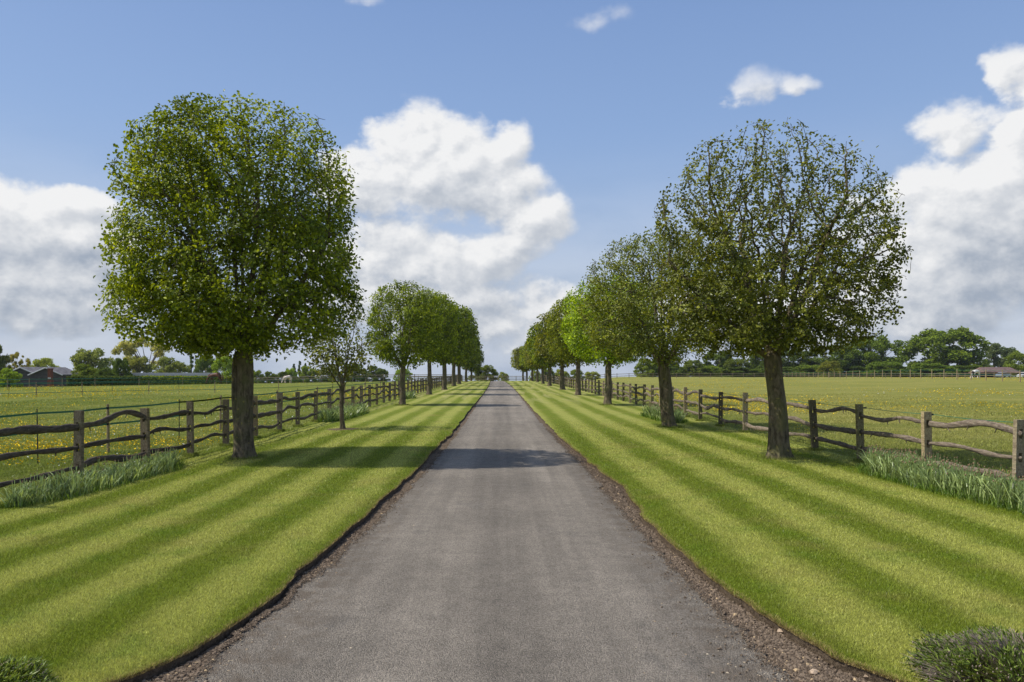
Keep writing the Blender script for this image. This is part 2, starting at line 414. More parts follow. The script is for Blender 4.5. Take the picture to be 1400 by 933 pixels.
# ------------------------------------------------------------------ ground sheet
def axis(lims):
    out = []
    for a, b, st in lims: out += list(np.arange(a, b, st))
    return np.array(out + [lims[-1][1]])
xs = axis([(-1500,-300,150),(-300,-90,12),(-90,-10,3),(-10,10,1.0),(10,90,3),(90,300,12),(300,1500,150)])
ys = axis([(-400,-20,60),(-20,60,2),(60,260,3.5),(260,500,30),(500,3000,250)])
gx, gy = np.meshgrid(xs, ys)
base = g(gx, gy) - 0.16 * (1 - sstep(np.abs(gx), 5.0, 6.4)) * (gy < 165)
V = np.stack([gx, gy, base], -1).reshape(-1, 3); nx, ny = len(xs), len(ys)
i, j = np.meshgrid(np.arange(nx - 1), np.arange(ny - 1)); a = (j * nx + i).ravel()
o = link('ground', raw_mesh('ground', V, np.stack([a, a + 1, a + nx + 1, a + nx], -1), np.full(len(a), 4), M['field'], smooth=True))
tag(o, kind='structure')

def strip(name, fa, fb, fz, d, mat, n=8, kind='structure'):
    """sheet between two edge curves"""
    t = np.linspace(0, 1, n)
    A, B = fa(d), fb(d)
    XX = A[:, None] * (1 - t) + B[:, None] * t; YY = np.repeat(d[:, None], n, 1)
    V = np.stack([XX, YY, fz(XX, YY)], -1).reshape(-1, 3)
    i, j = np.meshgrid(np.arange(n - 1), np.arange(len(d) - 1)); a = (j * n + i).ravel()
    o = link(name, raw_mesh(name, V, np.stack([a, a + 1, a + n + 1, a + n], -1), np.full(len(a), 4), mat, smooth=True))
    return tag(o, kind=kind)
dd = axis([(-12, 3, 0.5), (3, 26, 0.06), (26, 60, 0.5), (60, 160, 2)])
strip('road', AL, AR, lambda x, y: g(x, y) + 0.012 - 0.006 * x * x, dd, M['asphalt'], 13)
strip('soil_strip_verge', lambda d: GL(d) - 0.05, lambda d: AL(d) + 0.06, lambda x, y: g(x, y) - 0.040 + 0.022 * sstep(x, -2.2, -1.6) + hashn(x, y, 9) * 0.008, dd, M['soil'], 9)
strip('soil_strip_verge', lambda d: AR(d) - 0.06, lambda d: GR(d) + 0.05, lambda x, y: g(x, y) - 0.020 - 0.022 * sstep(x, 1.6, 2.2) + hashn(x, y, 9) * 0.008, dd, M['soil'], 9)
ddl = axis([(-12, 3, 0.5), (3, 26, 0.06), (26, 60, 0.4), (60, 158, 2)])
for side in (-1, 1):
    ed = GL if side < 0 else GR; fe = FLx if side < 0 else FRx
    o = strip('lawn', ed, lambda d: fe(d) + side * 0.25, lawn_z, ddl, M['lawn'], 26)
    # cut turf edge, part of the lawn: a vertical soil face down to the trench
    A = ed(ddl); n = len(ddl)
    V = np.concatenate([np.stack([A, ddl, lawn_z(A, ddl) - 0.001], -1), np.stack([A + side * 0.02, ddl, g(A, ddl) - 0.09], -1)])
    a = np.arange(n - 1)
    q = link('cut_turf_edge', raw_mesh('cut_turf_edge', V, np.stack([a, a + 1, a + n + 1, a + n], -1), np.full(n - 1, 4), M['soil']), o)

# ------------------------------------------------------------------ blades
def blades(name, x, y, z, h, w, mat, rng, lean=0.5, parent=None, kind='stuff', leanx=0.0):
    n = len(x); a = rng.uniform(0, 2 * np.pi, n)
    dxy = np.stack([np.cos(a), np.sin(a)], -1) * w[:, None] * 0.5
    la = rng.uniform(0, 2 * np.pi, n); ll = rng.uniform(0.1, lean, n) * h
    V = np.empty((n, 3, 3), np.float32)
    V[:, 0, 0] = x - dxy[:, 0]; V[:, 0, 1] = y - dxy[:, 1]; V[:, 0, 2] = z - 0.004
    V[:, 1, 0] = x + dxy[:, 0]; V[:, 1, 1] = y + dxy[:, 1]; V[:, 1, 2] = z - 0.004
    V[:, 2, 0] = x + np.cos(la) * ll + leanx; V[:, 2, 1] = y + np.sin(la) * ll; V[:, 2, 2] = z + h
    o = link(name, raw_mesh(name, V.reshape(-1, 3), np.arange(3 * n), np.full(n, 3), mat, rng.random(n)), parent)
    return o
def in_view(x, y, m=0.6):
    px = x / y * F + VX
    return (px > -60) & (px < 1460)
rng = np.random.default_rng(5)
def lod_points(n, d0, d1, xa, xb, rng):
    """points whose density falls with distance squared"""
    u = rng.random(n); d = 1 / (1 / d0 + u * (1 / d1 - 1 / d0))
    x = xa + rng.random(n) * (xb - xa)
    return x, d
N = 1900000
x, y = lod_points(N, 4.1, 30, -8.0, 8.2, rng)
keep = in_view(x, y) & (rng.random(N) > sstep(y, 17, 30)) & (((x < GL(y) + 0.01) & (x > FLx(y) - .1)) | ((x > GR(y) - 0.01) & (x < FRx(y) + .1)))
x, y = x[keep], y[keep]
sc = np.clip(y / 6, 1, 3.5)
h = rng.uniform(0.012, 0.027, len(x)) * (1 + 0.1 * (sc - 1)); w = rng.uniform(0.0028, 0.005, len(x)) * sc
o = blades('grass', x, y, lawn_z(x, y), h, w, M['lawn_blade'], rng, 1.1)
tag(o, 'short mown grass blades of the striped lawns beside the drive', 'grass', kind='stuff')
# straw-dry fringe hanging over the cut edge
n = 26000; y = 1 / (1 / 4.2 + rng.random(n) * (1 / 22 - 1 / 4.2)); sd_ = rng.random(n) < 0.4
x = np.where(sd_, GL(y) + rng.uniform(-.03, .012, n), GR(y) - rng.uniform(-.03, .012, n))
o = blades('grass_fringe', x, y, lawn_z(x, y) - 0.012, rng.uniform(0.01, 0.035, n), rng.uniform(.003, .006, n) * np.clip(y / 6, 1, 3), M['straw'], rng, 1.6)
tag(o, 'dry straw coloured fringe along the cut edges of the turf', 'grass', kind='stuff')
# pasture
N = 900000
x, y = lod_points(N, 9, 60, -30, 30, rng)
keep = in_view(x, y) & ((x < FLx(y) + 0.15) | (x > FRx(y) - 0.15))
x, y = x[keep], y[keep]
cl = 0.6 + 0.5 * hashn(x, y, 0.8) + 0.3 * hashn(x, y, 3.1)
sc = np.clip(y / 12, 1, 4)
h = rng.uniform(0.03, 0.09, len(x)) * np.clip(cl, 0.35, 1.4); w = rng.uniform(0.005, 0.010, len(x)) * sc
near = np.where(x < 0, FLx(y) - x, x - FRx(y)); tall = (near < 0.35) & (rng.random(len(x)) < 0.5)
h = np.where(tall, h * 1.7, h)
o = blades('pasture_grass', x, y, g(x, y), h, w, M['field_blade'], rng, 1.3)
tag(o, 'rough pasture grass of the fields behind the fences', 'grass', kind='stuff')

n = 26000; spots = [((335 - VX) / F * 15.9, 15.9, .30), ((1067 - VX) / F * 15.9, 15.9, .30), ((916 - VX) / F * 24.6, 24.6, .28), ((549.5 - VX) / F * 40, 40, .26), ((831.5 - VX) / F * 40.5, 40.5, .26)] + [(float(FLx(d)), d, .10) for d in (12.3, 14.46, 16.4, 18.5, 20.7, 22.95, 25, 27.4, 29.6)] + [(float(FRx(d)), d, .10) for d in (13, 15.3, 17.5, 20, 22.6, 25.2, 27.8, 30)]
k_ = rng.integers(0, len(spots), n); sp = np.array(spots)[k_]; a_ = rng.uniform(0, 6.28, n); q_ = sp[:, 2] * (1 + rng.exponential(.22, n)); x = sp[:, 0] + np.cos(a_) * q_; y = sp[:, 1] + np.sin(a_) * q_
o = blades('foot_tufts', x, y, lawn_z(x, y), rng.uniform(.03, .10, n), rng.uniform(.004, .008, n) * np.clip(y / 12, 1, 3), M['field_blade'], rng, .8)
tag(o, 'longer grass tufts missed by the mower round trunks and fence posts', 'grass', kind='stuff')
def flowers(name, n, xr, yr, thr, mat, rad, rng, hgt=(0.08, 0.2), seed=0.0, sc=0.09):
    u = rng.random(n); y = 1 / (1 / yr[0] + u * (1 / yr[1] - 1 / yr[0])); y = np.where(rng.random(n) < .35, rng.uniform(*yr, n), y)
    px = rng.uniform(-20, 1420, n); x = X(px, y)
    ok = (x > xr[0]) & (x < xr[1]) & ((x < FLx(y) - .2) | (x > FRx(y) + .2))
    c = hashn(x + seed, y * 0.6 + seed, sc) + 0.6 * hashn(x + seed, y * 1.3, sc * 5) + .3 * hashn(x, y + seed, sc * 25)
    ok &= (c > thr + rng.normal(0, .28, n)) & (g(x, y) > -0.35)
    x, y = x[ok], y[ok]; n = len(x); z = g(x, y) + rng.uniform(*hgt, n)
    r = rad * rng.uniform(.6, 1.3, n) * np.clip(y / 26, 1, 1.9)
    a = rng.uniform(0, 6.28, n); V = np.empty((n, 10, 3), np.float32)
    tx, ty = rng.normal(0, .35, n), rng.normal(0, .35, n) - .15
    for k in range(5):
        b = a + k * 2 * math.pi / 5
        V[:, k, 0] = x + np.cos(b) * r; V[:, k, 1] = y + np.sin(b) * r
        V[:, k, 2] = z + (np.cos(b) * tx + np.sin(b) * ty) * r
        V[:, k + 5, 0] = x + np.cos(b) * r * .35; V[:, k + 5, 1] = y + np.sin(b) * r * .35; V[:, k + 5, 2] = z - r * .7
    base = np.arange(n)[:, None] * 10
    L = [base + np.array([0, 1, 2, 3, 4])]; sizes = [np.full(n, 5)]
    for k in range(5): L.append(base + np.array([k, k + 5, (k + 1) % 5 + 5, (k + 1) % 5])); sizes.append(np.full(n, 4))
    loops = np.concatenate([q.ravel() for q in L]); sizes = np.concatenate(sizes)
    return link(name, raw_mesh(name, V.reshape(-1, 3), loops, sizes, mat))
tag(flowers('buttercups', 120000, (-80, 0), (14, 112), 0.42, M['butter'], 0.016, rng), 'yellow buttercups scattered through the left field', 'flowers', kind='stuff')
tag(flowers('buttercups', 130000, (9, 120), (22, 150), 0.40, M['butter'], 0.016, rng, seed=31), 'yellow buttercups scattered through the right field', 'flowers', kind='stuff')
tag(flowers('daisies', 9000, (-60, 80), (14, 70), 0.55, M['daisy'], 0.014, rng, (0.05, .1), seed=77), 'small white daisies dotted about the fields', 'flowers', kind='stuff')

# ------------------------------------------------------------------ clods and grit
ico_v = []; tphi = (1 + 5 ** .5) / 2
for a_, b_ in ((-1, tphi), (1, tphi), (-1, -tphi), (1, -tphi)): ico_v += [(a_, b_, 0), (0, a_, b_), (b_, 0, a_)]
ico_v = np.array(ico_v, float); ico_v /= np.linalg.norm(ico_v[0])
ico_f = []
for i in range(12):
    for j in range(i + 1, 12):
        for k in range(j + 1, 12):
            d_ = [np.linalg.norm(ico_v[p] - ico_v[q]) for p, q in ((i, j), (j, k), (i, k))]
            if max(d_) < 1.1:
                f = (i, j, k) if np.dot(np.cross(ico_v[j] - ico_v[i], ico_v[k] - ico_v[i]), ico_v[i]) > 0 else (i, k, j)
                ico_f.append(f)
ico_f = np.array(ico_f)
def pebbles(name, x, y, z, r, mat, rng, label, cat, flat=0.7):
    n = len(x); V = ico_v[None] * (1 + rng.uniform(-.32, .32, (n, 12, 1))) * r[:, None, None]
    V[:, :, 0] *= rng.uniform(.7, 1.3, (n, 1)); V[:, :, 2] *= flat
    V = V + np.stack([x, y, z], -1)[:, None]
    Fc = (ico_f[None] + (np.arange(n) * 12)[:, None, None]).ravel()
    o = link(name, raw_mesh(name, V.reshape(-1, 3), Fc, np.full(n * 20, 3), mat, np.repeat(rng.random(n), 20)))
    return tag(o, label, cat, kind='stuff')
n = 60000; y = 1 / (1 / 4.1 + rng.random(n) * (1 / 24 - 1 / 4.1)); t = rng.beta(1.3, 1.6, n) * 1.0 + (rng.random(n) < .10) * rng.exponential(.35, n)
sd_ = rng.random(n) < 0.36
x = np.where(sd_, GL(y) + .02 + t * (AL(y) + .05 - GL(y)), GR(y) - .02 - t * (GR(y) - AR(y) + .05))
r = np.exp(rng.normal(math.log(0.0058), .55, n)).clip(.002, .016)
on = (x > AL(y)) & (x < AR(y)); r = np.where(on, r * .55, r)
pebbles('soil_clods', x, y, g(x, y) + np.where(on, .004, -.022) + r * .3, r, M['clod'], rng, 'crumbled dark soil clods lying along both edges of the drive', 'soil')
n = 1500; y = 1 / (1 / 4.1 + rng.random(n) * (1 / 20 - 1 / 4.1)); t = rng.exponential(.16, n)
x = np.where(rng.random(n) < .5, AL(y) + t, AR(y) - t)
r = np.exp(rng.normal(math.log(0.0045), .35, n)).clip(.002, .012)
m, nt, out, P = new_mat('grit')
c = cmix(nt, attr(nt, 'rnd'), (0.22, 0.15, 0.09), (0.50, 0.42, 0.30)); principled(nt, out, c, .85, .2); M['grit'] = m
pebbles('grit', x, y, g(x, y) + .008 - .006 * x * x + r * .4, r, M['grit'], rng, 'loose pale grit scattered at the edges of the asphalt', 'gravel')
for (px, py, rr, lab) in ((1112, 918, .028, 'pale flint stone lying in the soil at the near right edge of the drive'), (1187, 922, .032, 'larger pale stone in the soil beside the right shrub'), (1066, 862, .022, 'small orange brown stone on the right soil strip'), (424, 793, .018, 'small orange stone at the left edge of the asphalt')):
    d_ = 1.9 * F / (py - HY); V = ico_v * rr * (1 + rng.uniform(-.25, .25, (12, 1))); V[:, 2] *= .7
    o = link('stone', raw_mesh('stone', V, ico_f.ravel(), np.full(20, 3), plain('stone_surface', (0.45, 0.34, 0.24), .9, .1, .3, 40)), None, (X(px, d_), d_, g(0, d_) - .005))
    tag(o, lab, 'stone', 'loose stones on the drive edges')

# ------------------------------------------------------------------ trees
def grow(attract, nodes, parents, step, infl, kill, rng, iters=140, trop=0.0):
    """space colonisation"""
    P_ = [np.array(p, float) for p in nodes]; par = list(parents); A = attract.copy()
    best = np.full(len(A), 1e9); bi = np.zeros(len(A), int); start = 0; kids = {}
    for it in range(iters):
        new = np.array(P_[start:])
        if len(new) == 0 or len(A) == 0: break
        for s_ in range(0, len(new), 400):
            d = np.linalg.norm(A[:, None] - new[None, s_:s_ + 400], axis=2); k = d.argmin(1); dm = d[np.arange(len(A)), k]
            u = dm < best; best[u] = dm[u]; bi[u] = k[u] + start + s_
        al = best > kill; A, best, bi = A[al], best[al], bi[al]
        if len(A) == 0: break
        act = best < infl
        if not act.any(): infl *= 1.5; start = len(P_); 
        if not act.any(): continue
        start = len(P_); arrP = np.array(P_)
        dirs = A[act] - arrP[bi[act]]; dirs /= np.linalg.norm(dirs, axis=1)[:, None] + 1e-9
        acc = np.zeros((len(P_), 3)); np.add.at(acc, bi[act], dirs)
        cnt = np.bincount(bi[act], minlength=len(P_))
        for q in np.nonzero(cnt)[0]:
            v = acc[q]; v = v / (np.linalg.norm(v) + 1e-9) + rng.normal(0, .12, 3); v[2] += trop; v /= np.linalg.norm(v)
            kd = kids.setdefault(int(q), [])
            if len(kd) >= 3 or any(float(v @ u_) > .80 for u_ in kd): continue
            kd.append(v); P_.append(arrP[q] + v * step); par.append(q)
    return np.array(P_), np.array(par)
def radii(P_, par, tip, expo):
    acc = np.zeros(len(P_)); r = np.zeros(len(P_))
    for i in range(len(P_) - 1, -1, -1):
        r[i] = max(tip, acc[i] ** (1 / expo)) if acc[i] > 0 else tip
        if par[i] >= 0: acc[par[i]] += r[i] ** expo
    return r
def tubes(P_, par, r, mb_k=5, rmin=0.0):
    """branch tubes as one numpy mesh"""
    n = len(P_); V = []; Fc = []; base = 0
    main = np.full(n, -1)
    for i in range(n):
        p = par[i]
        if p >= 0 and (main[p] < 0 or r[i] > r[main[p]]): main[p] = i
    ang = np.linspace(0, 2 * np.pi, mb_k, endpoint=False); ca, sa = np.cos(ang), np.sin(ang)
    def ring(c, t, rad):
        u = np.array((0, 0, 1.)) if abs(t[2]) < .9 else np.array((1., 0, 0))
        a = np.cross(t, u); a /= np.linalg.norm(a); b = np.cross(t, a)
        return c + (ca[:, None] * a + sa[:, None] * b) * rad
    idx = {}
    for i in range(n):
        p = par[i]
        if p < 0 or r[i] < rmin: continue
        t = P_[i] - P_[p]; t = t / (np.linalg.norm(t) + 1e-9)
        if p in idx and main[p] == i: s0 = idx[p]
        else: V.append(ring(P_[p], t, r[i] * 1.05)); s0 = base; base += mb_k
        V.append(ring(P_[i], t, r[i])); s1 = base; base += mb_k; idx[i] = s1
        for k in range(mb_k): Fc.append((s0 + k, s0 + (k + 1) % mb_k, s1 + (k + 1) % mb_k, s1 + k))
    return np.concatenate(V), np.array(Fc)
def leaves_mesh(name, cen, L, Wd, rng, mat, outward=None, droop=0.25, upb=0.9, base_n=None, node=None):
    """ovate leaves, two folded halves each"""
    n = len(cen)
    nrm = rng.normal(0,   .75 if base_n is None else .36, (n, 3)); nrm[:, 2] += upb
    if base_n is not None: nrm += base_n
    if outward is not None: nrm += outward * .55
    nrm /= np.linalg.norm(nrm, axis=1)[:, None]
    d = rng.normal(0, 1, (n, 3)); d[:, 2] -= droop
    d -= (d * nrm).sum(1)[:, None] * nrm; d /= np.linalg.norm(d, axis=1)[:, None] + 1e-9
    s = np.cross(nrm, d); Ls = L * rng.uniform(.6, 1.25, n)[:, None]; Ws = Wd * rng.uniform(.7, 1.2, n)[:, None]
    V = np.empty((n, 6, 3), np.float32)
    V[:, 0] = cen; V[:, 3] = cen + d * Ls - nrm * Ls * .12
    for k, (f, w, sg) in {1: (.3, .5, 1), 2: (.68, .40, 1), 4: (.68, .40, -1), 5: (.3, .5, -1)}.items():
        V[:, k] = cen + d * Ls * f + s * Ws * w * sg + nrm * Ws * .16
    b = np.arange(n)[:, None] * 6
    loops = np.concatenate([b + np.array([0, 1, 2, 3]), b + np.array([0, 3, 4, 5])], 1).ravel()
    return raw_mesh(name, V.reshape(-1, 3), loops, np.full(2 * n, 4), mat, np.repeat(rng.random(n) if node is None else .5 * rng.random(n) + .5 * node, 2))
def envelope(prof, depth, n, rng, shell=0.5, lump=0.10, z0=None):
    """points inside a crown of the given half width profile [(z, r)]"""
    prof = np.array(prof); out = []
    zmin, zmax = prof[0, 0], prof[-1, 0]; rmax = prof[:, 1].max()
    while len(out) < n:
        m_ = n * 4; z = rng.uniform(zmin, zmax, m_); x = rng.uniform(-rmax, rmax, m_) * 1.05; y = rng.uniform(-rmax, rmax, m_) * 1.05
        a = np.arctan2(y, x); rr = np.interp(z, prof[:, 0], prof[:, 1]) * (1 + lump * np.sin(3 * a + z * 1.7) * np.cos(2.3 * z + a))
        q = (np.abs(x) ** 3 + np.abs(y) ** 3) ** (1 / 3) / (rr + 1e-6)
        ok = (q < 1) & (rng.random(m_) < (1 - shell) + shell * q ** 2)
        out += list(np.stack([x, y * depth, z], -1)[ok])
    return np.array(out[:n])
def make_trunk(h0, r0, top, lean, rng, flute=0.08, k=20, bot=-0.05):
    """flared, fluted stem up to height h0"""
    V = []; zs = np.linspace(bot, h0, 16); ph = rng.uniform(0, 6, 4)
    for z in zs:
        t = (z - bot) / (h0 - bot); zz = z; r = r0 * (1 - .28 * t) * (1 + .50 * math.exp(-(z - bot) / .13)); r = r * (1 - t) + r * t
        r = r + (top - r) * t ** 2.2
        r *= math.sqrt(max(0.02, 1 - max(0, (t - .80) / .205) ** 2.5))
        for j in range(k):
            a = 2 * math.pi * j / k
            f = 1 + flute * math.sin(3 * a + ph[0] + z * .8) + flute * .7 * math.sin(5 * a + ph[1] - z) + .5 * flute * math.sin(2 * a + ph[2] + 3 * z) + 1.8 * flute * math.exp(-z * 5) * math.sin(6 * a + ph[3])
            cx = lean[0] * t + .02 * math.sin(3 * z + ph[0]); cy = lean[1] * t
            V.append((cx + r * f * math.cos(a), cy + r * f * math.sin(a), z))
    n = len(zs)
    Fc = [(i * k + j, i * k + (j + 1) % k, (i + 1) * k + (j + 1) % k, (i + 1) * k + j) for i in range(n - 1) for j in range(k)]
    return np.array(V), Fc
def tree_meshes(key, prof, depth, trunk_h, trunk_r, n_att, step, kill, leafL, leafW, per, rng, limbs=7, leafmat='leaf_fresh', lean=(0, 0), off=(0, 0), expo=2.25, tip=.004, fork=False, k=5, leaf_r=.02, spread=.13, shell=.5, tip_up=0.0, stems=0, upb=.9, limb_ang=(12, 48), hdens=(1, 1), gapk=.9):
    att = envelope(prof, depth, n_att, rng, shell); att[:, 0] += off[0]; att[:, 1] += off[1]
    top = np.array((lean[0], lean[1], trunk_h)); nodes = [top * np.array((1, 1, 0)) * .8 + np.array((0, 0, trunk_h - .45)), top + np.array((0, 0, -.12))]; par = [-1, 0]
    zmax = prof[-1][0]
    for q in range(limbs):
        a = 2 * math.pi * q / limbs + rng.uniform(-.3, .3); tilt = R(rng.uniform(*limb_ang)) if q else R(7)
        L_ = (zmax - trunk_h) * rng.uniform(.45, .62) ; cur = top.copy(); p = 1; ns = int(L_ / step)
        for s_ in range(ns):
            tt = tilt * (1 - .25 * s_ / ns); d = np.array((math.sin(tt) * math.cos(a), math.sin(tt) * math.sin(a) * depth, math.cos(tt))) + rng.normal(0, .05, 3)
            cur = cur + d / np.linalg.norm(d) * step; nodes.append(cur.copy()); par.append(p); p = len(nodes) - 1
    P_, pr = grow(att, nodes, par, step, step * 7, kill, rng, trop=tip_up)
    r = radii(P_, pr, tip, expo)
    thin = r.copy(); r = tip + (r - tip) * (trunk_r * .74 - tip) / (r.max() - tip)
    print(key, 'nodes', len(P_), 'twigs', int((thin < leaf_r).sum()))
    tv, tf = tubes(P_, pr, r, k)
    wood = raw_mesh(key + '_branches', tv, tf, np.full(len(tf), 4), M['bark'], smooth=True)
    # leaves on the twigs
    twigs = np.nonzero(thin < leaf_r)[0]
    wgt = np.interp(P_[twigs, 2], [prof[0][0], zmax], hdens)
    pt = P_[twigs]; gap = hashn(pt[:, 0] + pt[:, 2] * .7 + 9, pt[:, 1] + pt[:, 2] * 1.3, 1.5) + .6 * hashn(pt[:, 0] * 1.1 - pt[:, 2], pt[:, 1] - 5, 3.3)
    wgt = wgt * np.clip(1 + gapk * gap, .08, 2.2) * rng.choice([.1, .7, 2.2], len(twigs)); reps = rng.poisson(per * wgt); idx = np.repeat(twigs, reps)
    nodeN = rng.normal(0, .75, (len(P_), 3)); flat = rng.normal(0, 1, (len(idx), 3)) * spread; bn = nodeN[idx] + np.array((0, 0, .5)); bn /= np.linalg.norm(bn, axis=1)[:, None]
    flat -= .75 * (flat * bn).sum(1)[:, None] * bn
    cen = P_[idx] + flat
    pr_ = np.array(prof); er = np.interp(cen[:, 2], pr_[:, 0], pr_[:, 1]); qq = (np.abs(cen[:, 0] - off[0]) ** 3 + np.abs((cen[:, 1] - off[1]) / depth) ** 3) ** (1 / 3) - er
    kp = (qq < rng.normal(.02, .05, len(cen))) & (cen[:, 2] < pr_[-1, 0] + .1); cen = cen[kp]; idx = idx[kp]
    zlow = np.interp(np.hypot(cen[:, 0] - off[0], cen[:, 1] / depth), [0, 1e3], [prof[0][0] - .15] * 2)
    kp = cen[:, 2] > zlow; cen = cen[kp]; idx = idx[kp]
    mid = np.array((off[0], off[1], (prof[0][0] + zmax) / 2)); ow = cen - mid; ow /= np.linalg.norm(ow, axis=1)[:, None]
    crown = leaves_mesh(key + '_crown', cen, leafL, leafW, rng, M[leafmat], ow, upb=upb, base_n=nodeN[idx], node=rng.random(len(P_))[idx])
    print(key, 'leaves', len(cen))
    V, Fc = make_trunk(trunk_h + .30, trunk_r, trunk_r * .90, lean, rng)
    V = [V]; Fc = list(Fc)
    if fork:
        V2, F2 = make_trunk(trunk_h + .15, trunk_r * .55, trunk_r * .42, (fork, .05), rng, .06, 14)
        V2[:, 0] += -trunk_r * .66 * np.sign(-fork); n0 = len(V[0]); V.append(V2); Fc += [tuple(i + n0 for i in f) for f in F2]
    Vt = np.concatenate(V)
    trunk = raw_mesh(key + '_trunk', Vt, [i for f in Fc for i in f], [len(f) for f in Fc], M['bark'], smooth=True)
    return trunk, wood, crown
def place_tree(meshes, name, loc, label, cat, group=None, s=(1, 1, 1), rz=0.0, color=(1, 1, 1)):
    t = thing(name, loc, label, cat, group, rz); t.scale = s
    for nm, me in zip(('trunk', 'branches', 'crown'), meshes):
        if me is None: continue
        o = link(nm, me, t)
        if nm == 'crown': o.color = (*color, 1)
    return t
rg = np.random.default_rng(11)
GRP = 'clipped avenue trees lining the drive'
D1 = 15.9
profL = [(2.22,1.2),(2.42,2.25),(2.75,2.8),(3.3,3.0),(4.4,2.95),(5.3,2.82),(6.0,2.76),(6.6,2.55),(7.05,2.2),(7.4,1.65),(7.66,.9)]; profL = [(z, r * .89) for z, r in profL]
big_left = tree_meshes('near_left', profL, .74, 2.15, .20, 5200, .13, .17, .080, .056, 14.5, rg, limbs=10, off=(-.18, 0), fork=-.10, leaf_r=.012, spread=.15, k=6, hdens=(1.15, .95), gapk=.95)
x0 = X(335, D1)
place_tree(big_left, 'avenue_tree', (x0, D1, lawn_z(x0, D1)), 'big leafy domed tree with forked trunk nearest on the left of the drive', 'tree', GRP, color=(1.28, 1.30, 1.0))
profR = [(2.2,1.2),(2.4,2.2),(2.8,2.7),(3.6,2.88),(4.6,2.85),(5.4,2.7),(6.0,2.45),(6.5,2.05),(6.9,1.5),(7.25,.6)]; profR = [(z, r * .87) for z, r in profR]
big_right = tree_meshes('near_right', profR, .80, 2.10, .215, 4200, .13, .18, 0.070, .050, 6.6, rg, limbs=11, hdens=(2.9, .26), leafmat='leaf_dark', lean=(-.16, 0), off=(-.22, 0), leaf_r=.011, spread=.10, k=6, tip_up=.02, upb=.5, limb_ang=(18, 58), expo=2.4)
x0 = X(1067, D1)
place_tree(big_right, 'avenue_tree', (x0, D1, lawn_z(x0, D1)), 'sparse bronze leaved tree with bare limbs showing nearest on the right of the drive', 'tree', GRP, color=(1.22, 1.22, .9))
prof2 = [(2.1,.9),(2.35,1.9),(2.8,2.5),(3.8,2.75),(4.8,2.6),(5.6,2.2),(6.2,1.5),(6.6,.5)]
second_right = tree_meshes('second_right', prof2, .85, 1.9, .20, 3200, .16, .21, .085, .060, 10.0, rg, limbs=8, leafmat='leaf_dark', lean=(-.2, 0), off=(-.35, 0), fork=-.22, leaf_r=.013, spread=.15)
D2 = 24.6; x0 = X(916, D2)
place_tree(second_right, 'avenue_tree', (x0, D2, lawn_z(x0, D2)), 'dense dark tree with twin fused stems, second on the right of the drive', 'tree', GRP, color=(1.35, 1.4, 1.0))
# young tree
profY = [(1.55,.5),(1.8,.95),(2.3,1.2),(2.9,1.1),(3.5,.8),(4.0,.5),(4.35,.15)]
young = tree_meshes('young', profY, 1.0, 1.25, .075, 800, .11, .15, .10, .066, 3.4, rg, limbs=7, leafmat='leaf_dark', tip=.003, leaf_r=.006, spread=.10, k=4, upb=.6)
D_y = 23.6; x0 = X(468, D_y)
place_tree(young, 'young_tree', (x0, D_y, lawn_z(x0, D_y)), 'slim young tree with thin stem and loose crown between the two nearest left trees', 'tree', color=(1.15, 1.15, 1.05))
# young tree's ring of bare earth and rings at the near trunks
m, nt, out, P = new_mat('bare_earth'); n1 = noise(nt, P, 25, 6, .7)
principled(nt, out, cmix(nt, n1.ramp(.3, .7), (.07, .05, .03), (.17, .13, .08)), .95, .1, n1, 1, .02); M['earth'] = m
for (px, D, rr, lab) in ((468, D_y, .55, 'bare earth ring round the young tree'), (335, D1, .40, 'bare earth around the foot of the near left tree'), (1067, D1, .42, 'bare earth around the foot of the near right tree')):
    k = 26; x0 = X(px, D); mb = MB(); V = [(x0, D, float(lawn_z(x0, D)) + .020)]
    for j in range(k):
        a = 2 * math.pi * j / k; q = rr * rg.uniform(.75, 1.1); xx = x0 + q * math.cos(a); yy = D + q * math.sin(a); V.append((xx, yy, float(lawn_z(xx, yy)) + .006))
    mb.add(V, [(0, 1 + j, 1 + (j + 1) % k) for j in range(k)]); o = mb.build('bare_earth', M['earth']); tag(o, kind='structure')

# mid avenue trees: three crowns shared by the row
profM = [(2.1,.9),(2.35,1.7),(2.75,2.3),(3.6,2.55),(4.6,2.55),(5.4,2.45),(6.0,2.15),(6.4,1.6),(6.7,.7)]
midA = tree_meshes('mid_a', profM, .8, 1.95, .20, 2000, .18, .24, .125, .088, 11.5, rg, limbs=7, leaf_r=.016, spread=.17, k=4)
midB = tree_meshes('mid_b', profM, .8, 1.95, .20, 1900, .18, .24, .13, .09, 11.5, rg, limbs=7, leaf_r=.016, spread=.18, k=4)
profF = [(2.0,.9),(2.3,1.8),(2.8,2.4),(3.8,2.6),(4.9,2.55),(5.7,2.42),(6.3,1.9),(6.7,.9)]
farA = tree_meshes('far_a', profF, .85, 1.9, .22, 900, .27, .34, .21, .15, 12, rg, limbs=6, leaf_r=.03, spread=.24, k=4, shell=.8)
farB = tree_meshes('far_b', profF, .85, 1.9, .22, 850, .27, .34, .21, .15, 12, rg, limbs=6, leaf_r=.03, spread=.24, k=4, shell=.8)
dull = (.95, .85, 1.0); lime = (1.8, 2.0, .8); olive = (1.25, 1.2, 1.0); normal = (1.2, 1.28, 1.0); deep = (1.0, 1.08, .9)
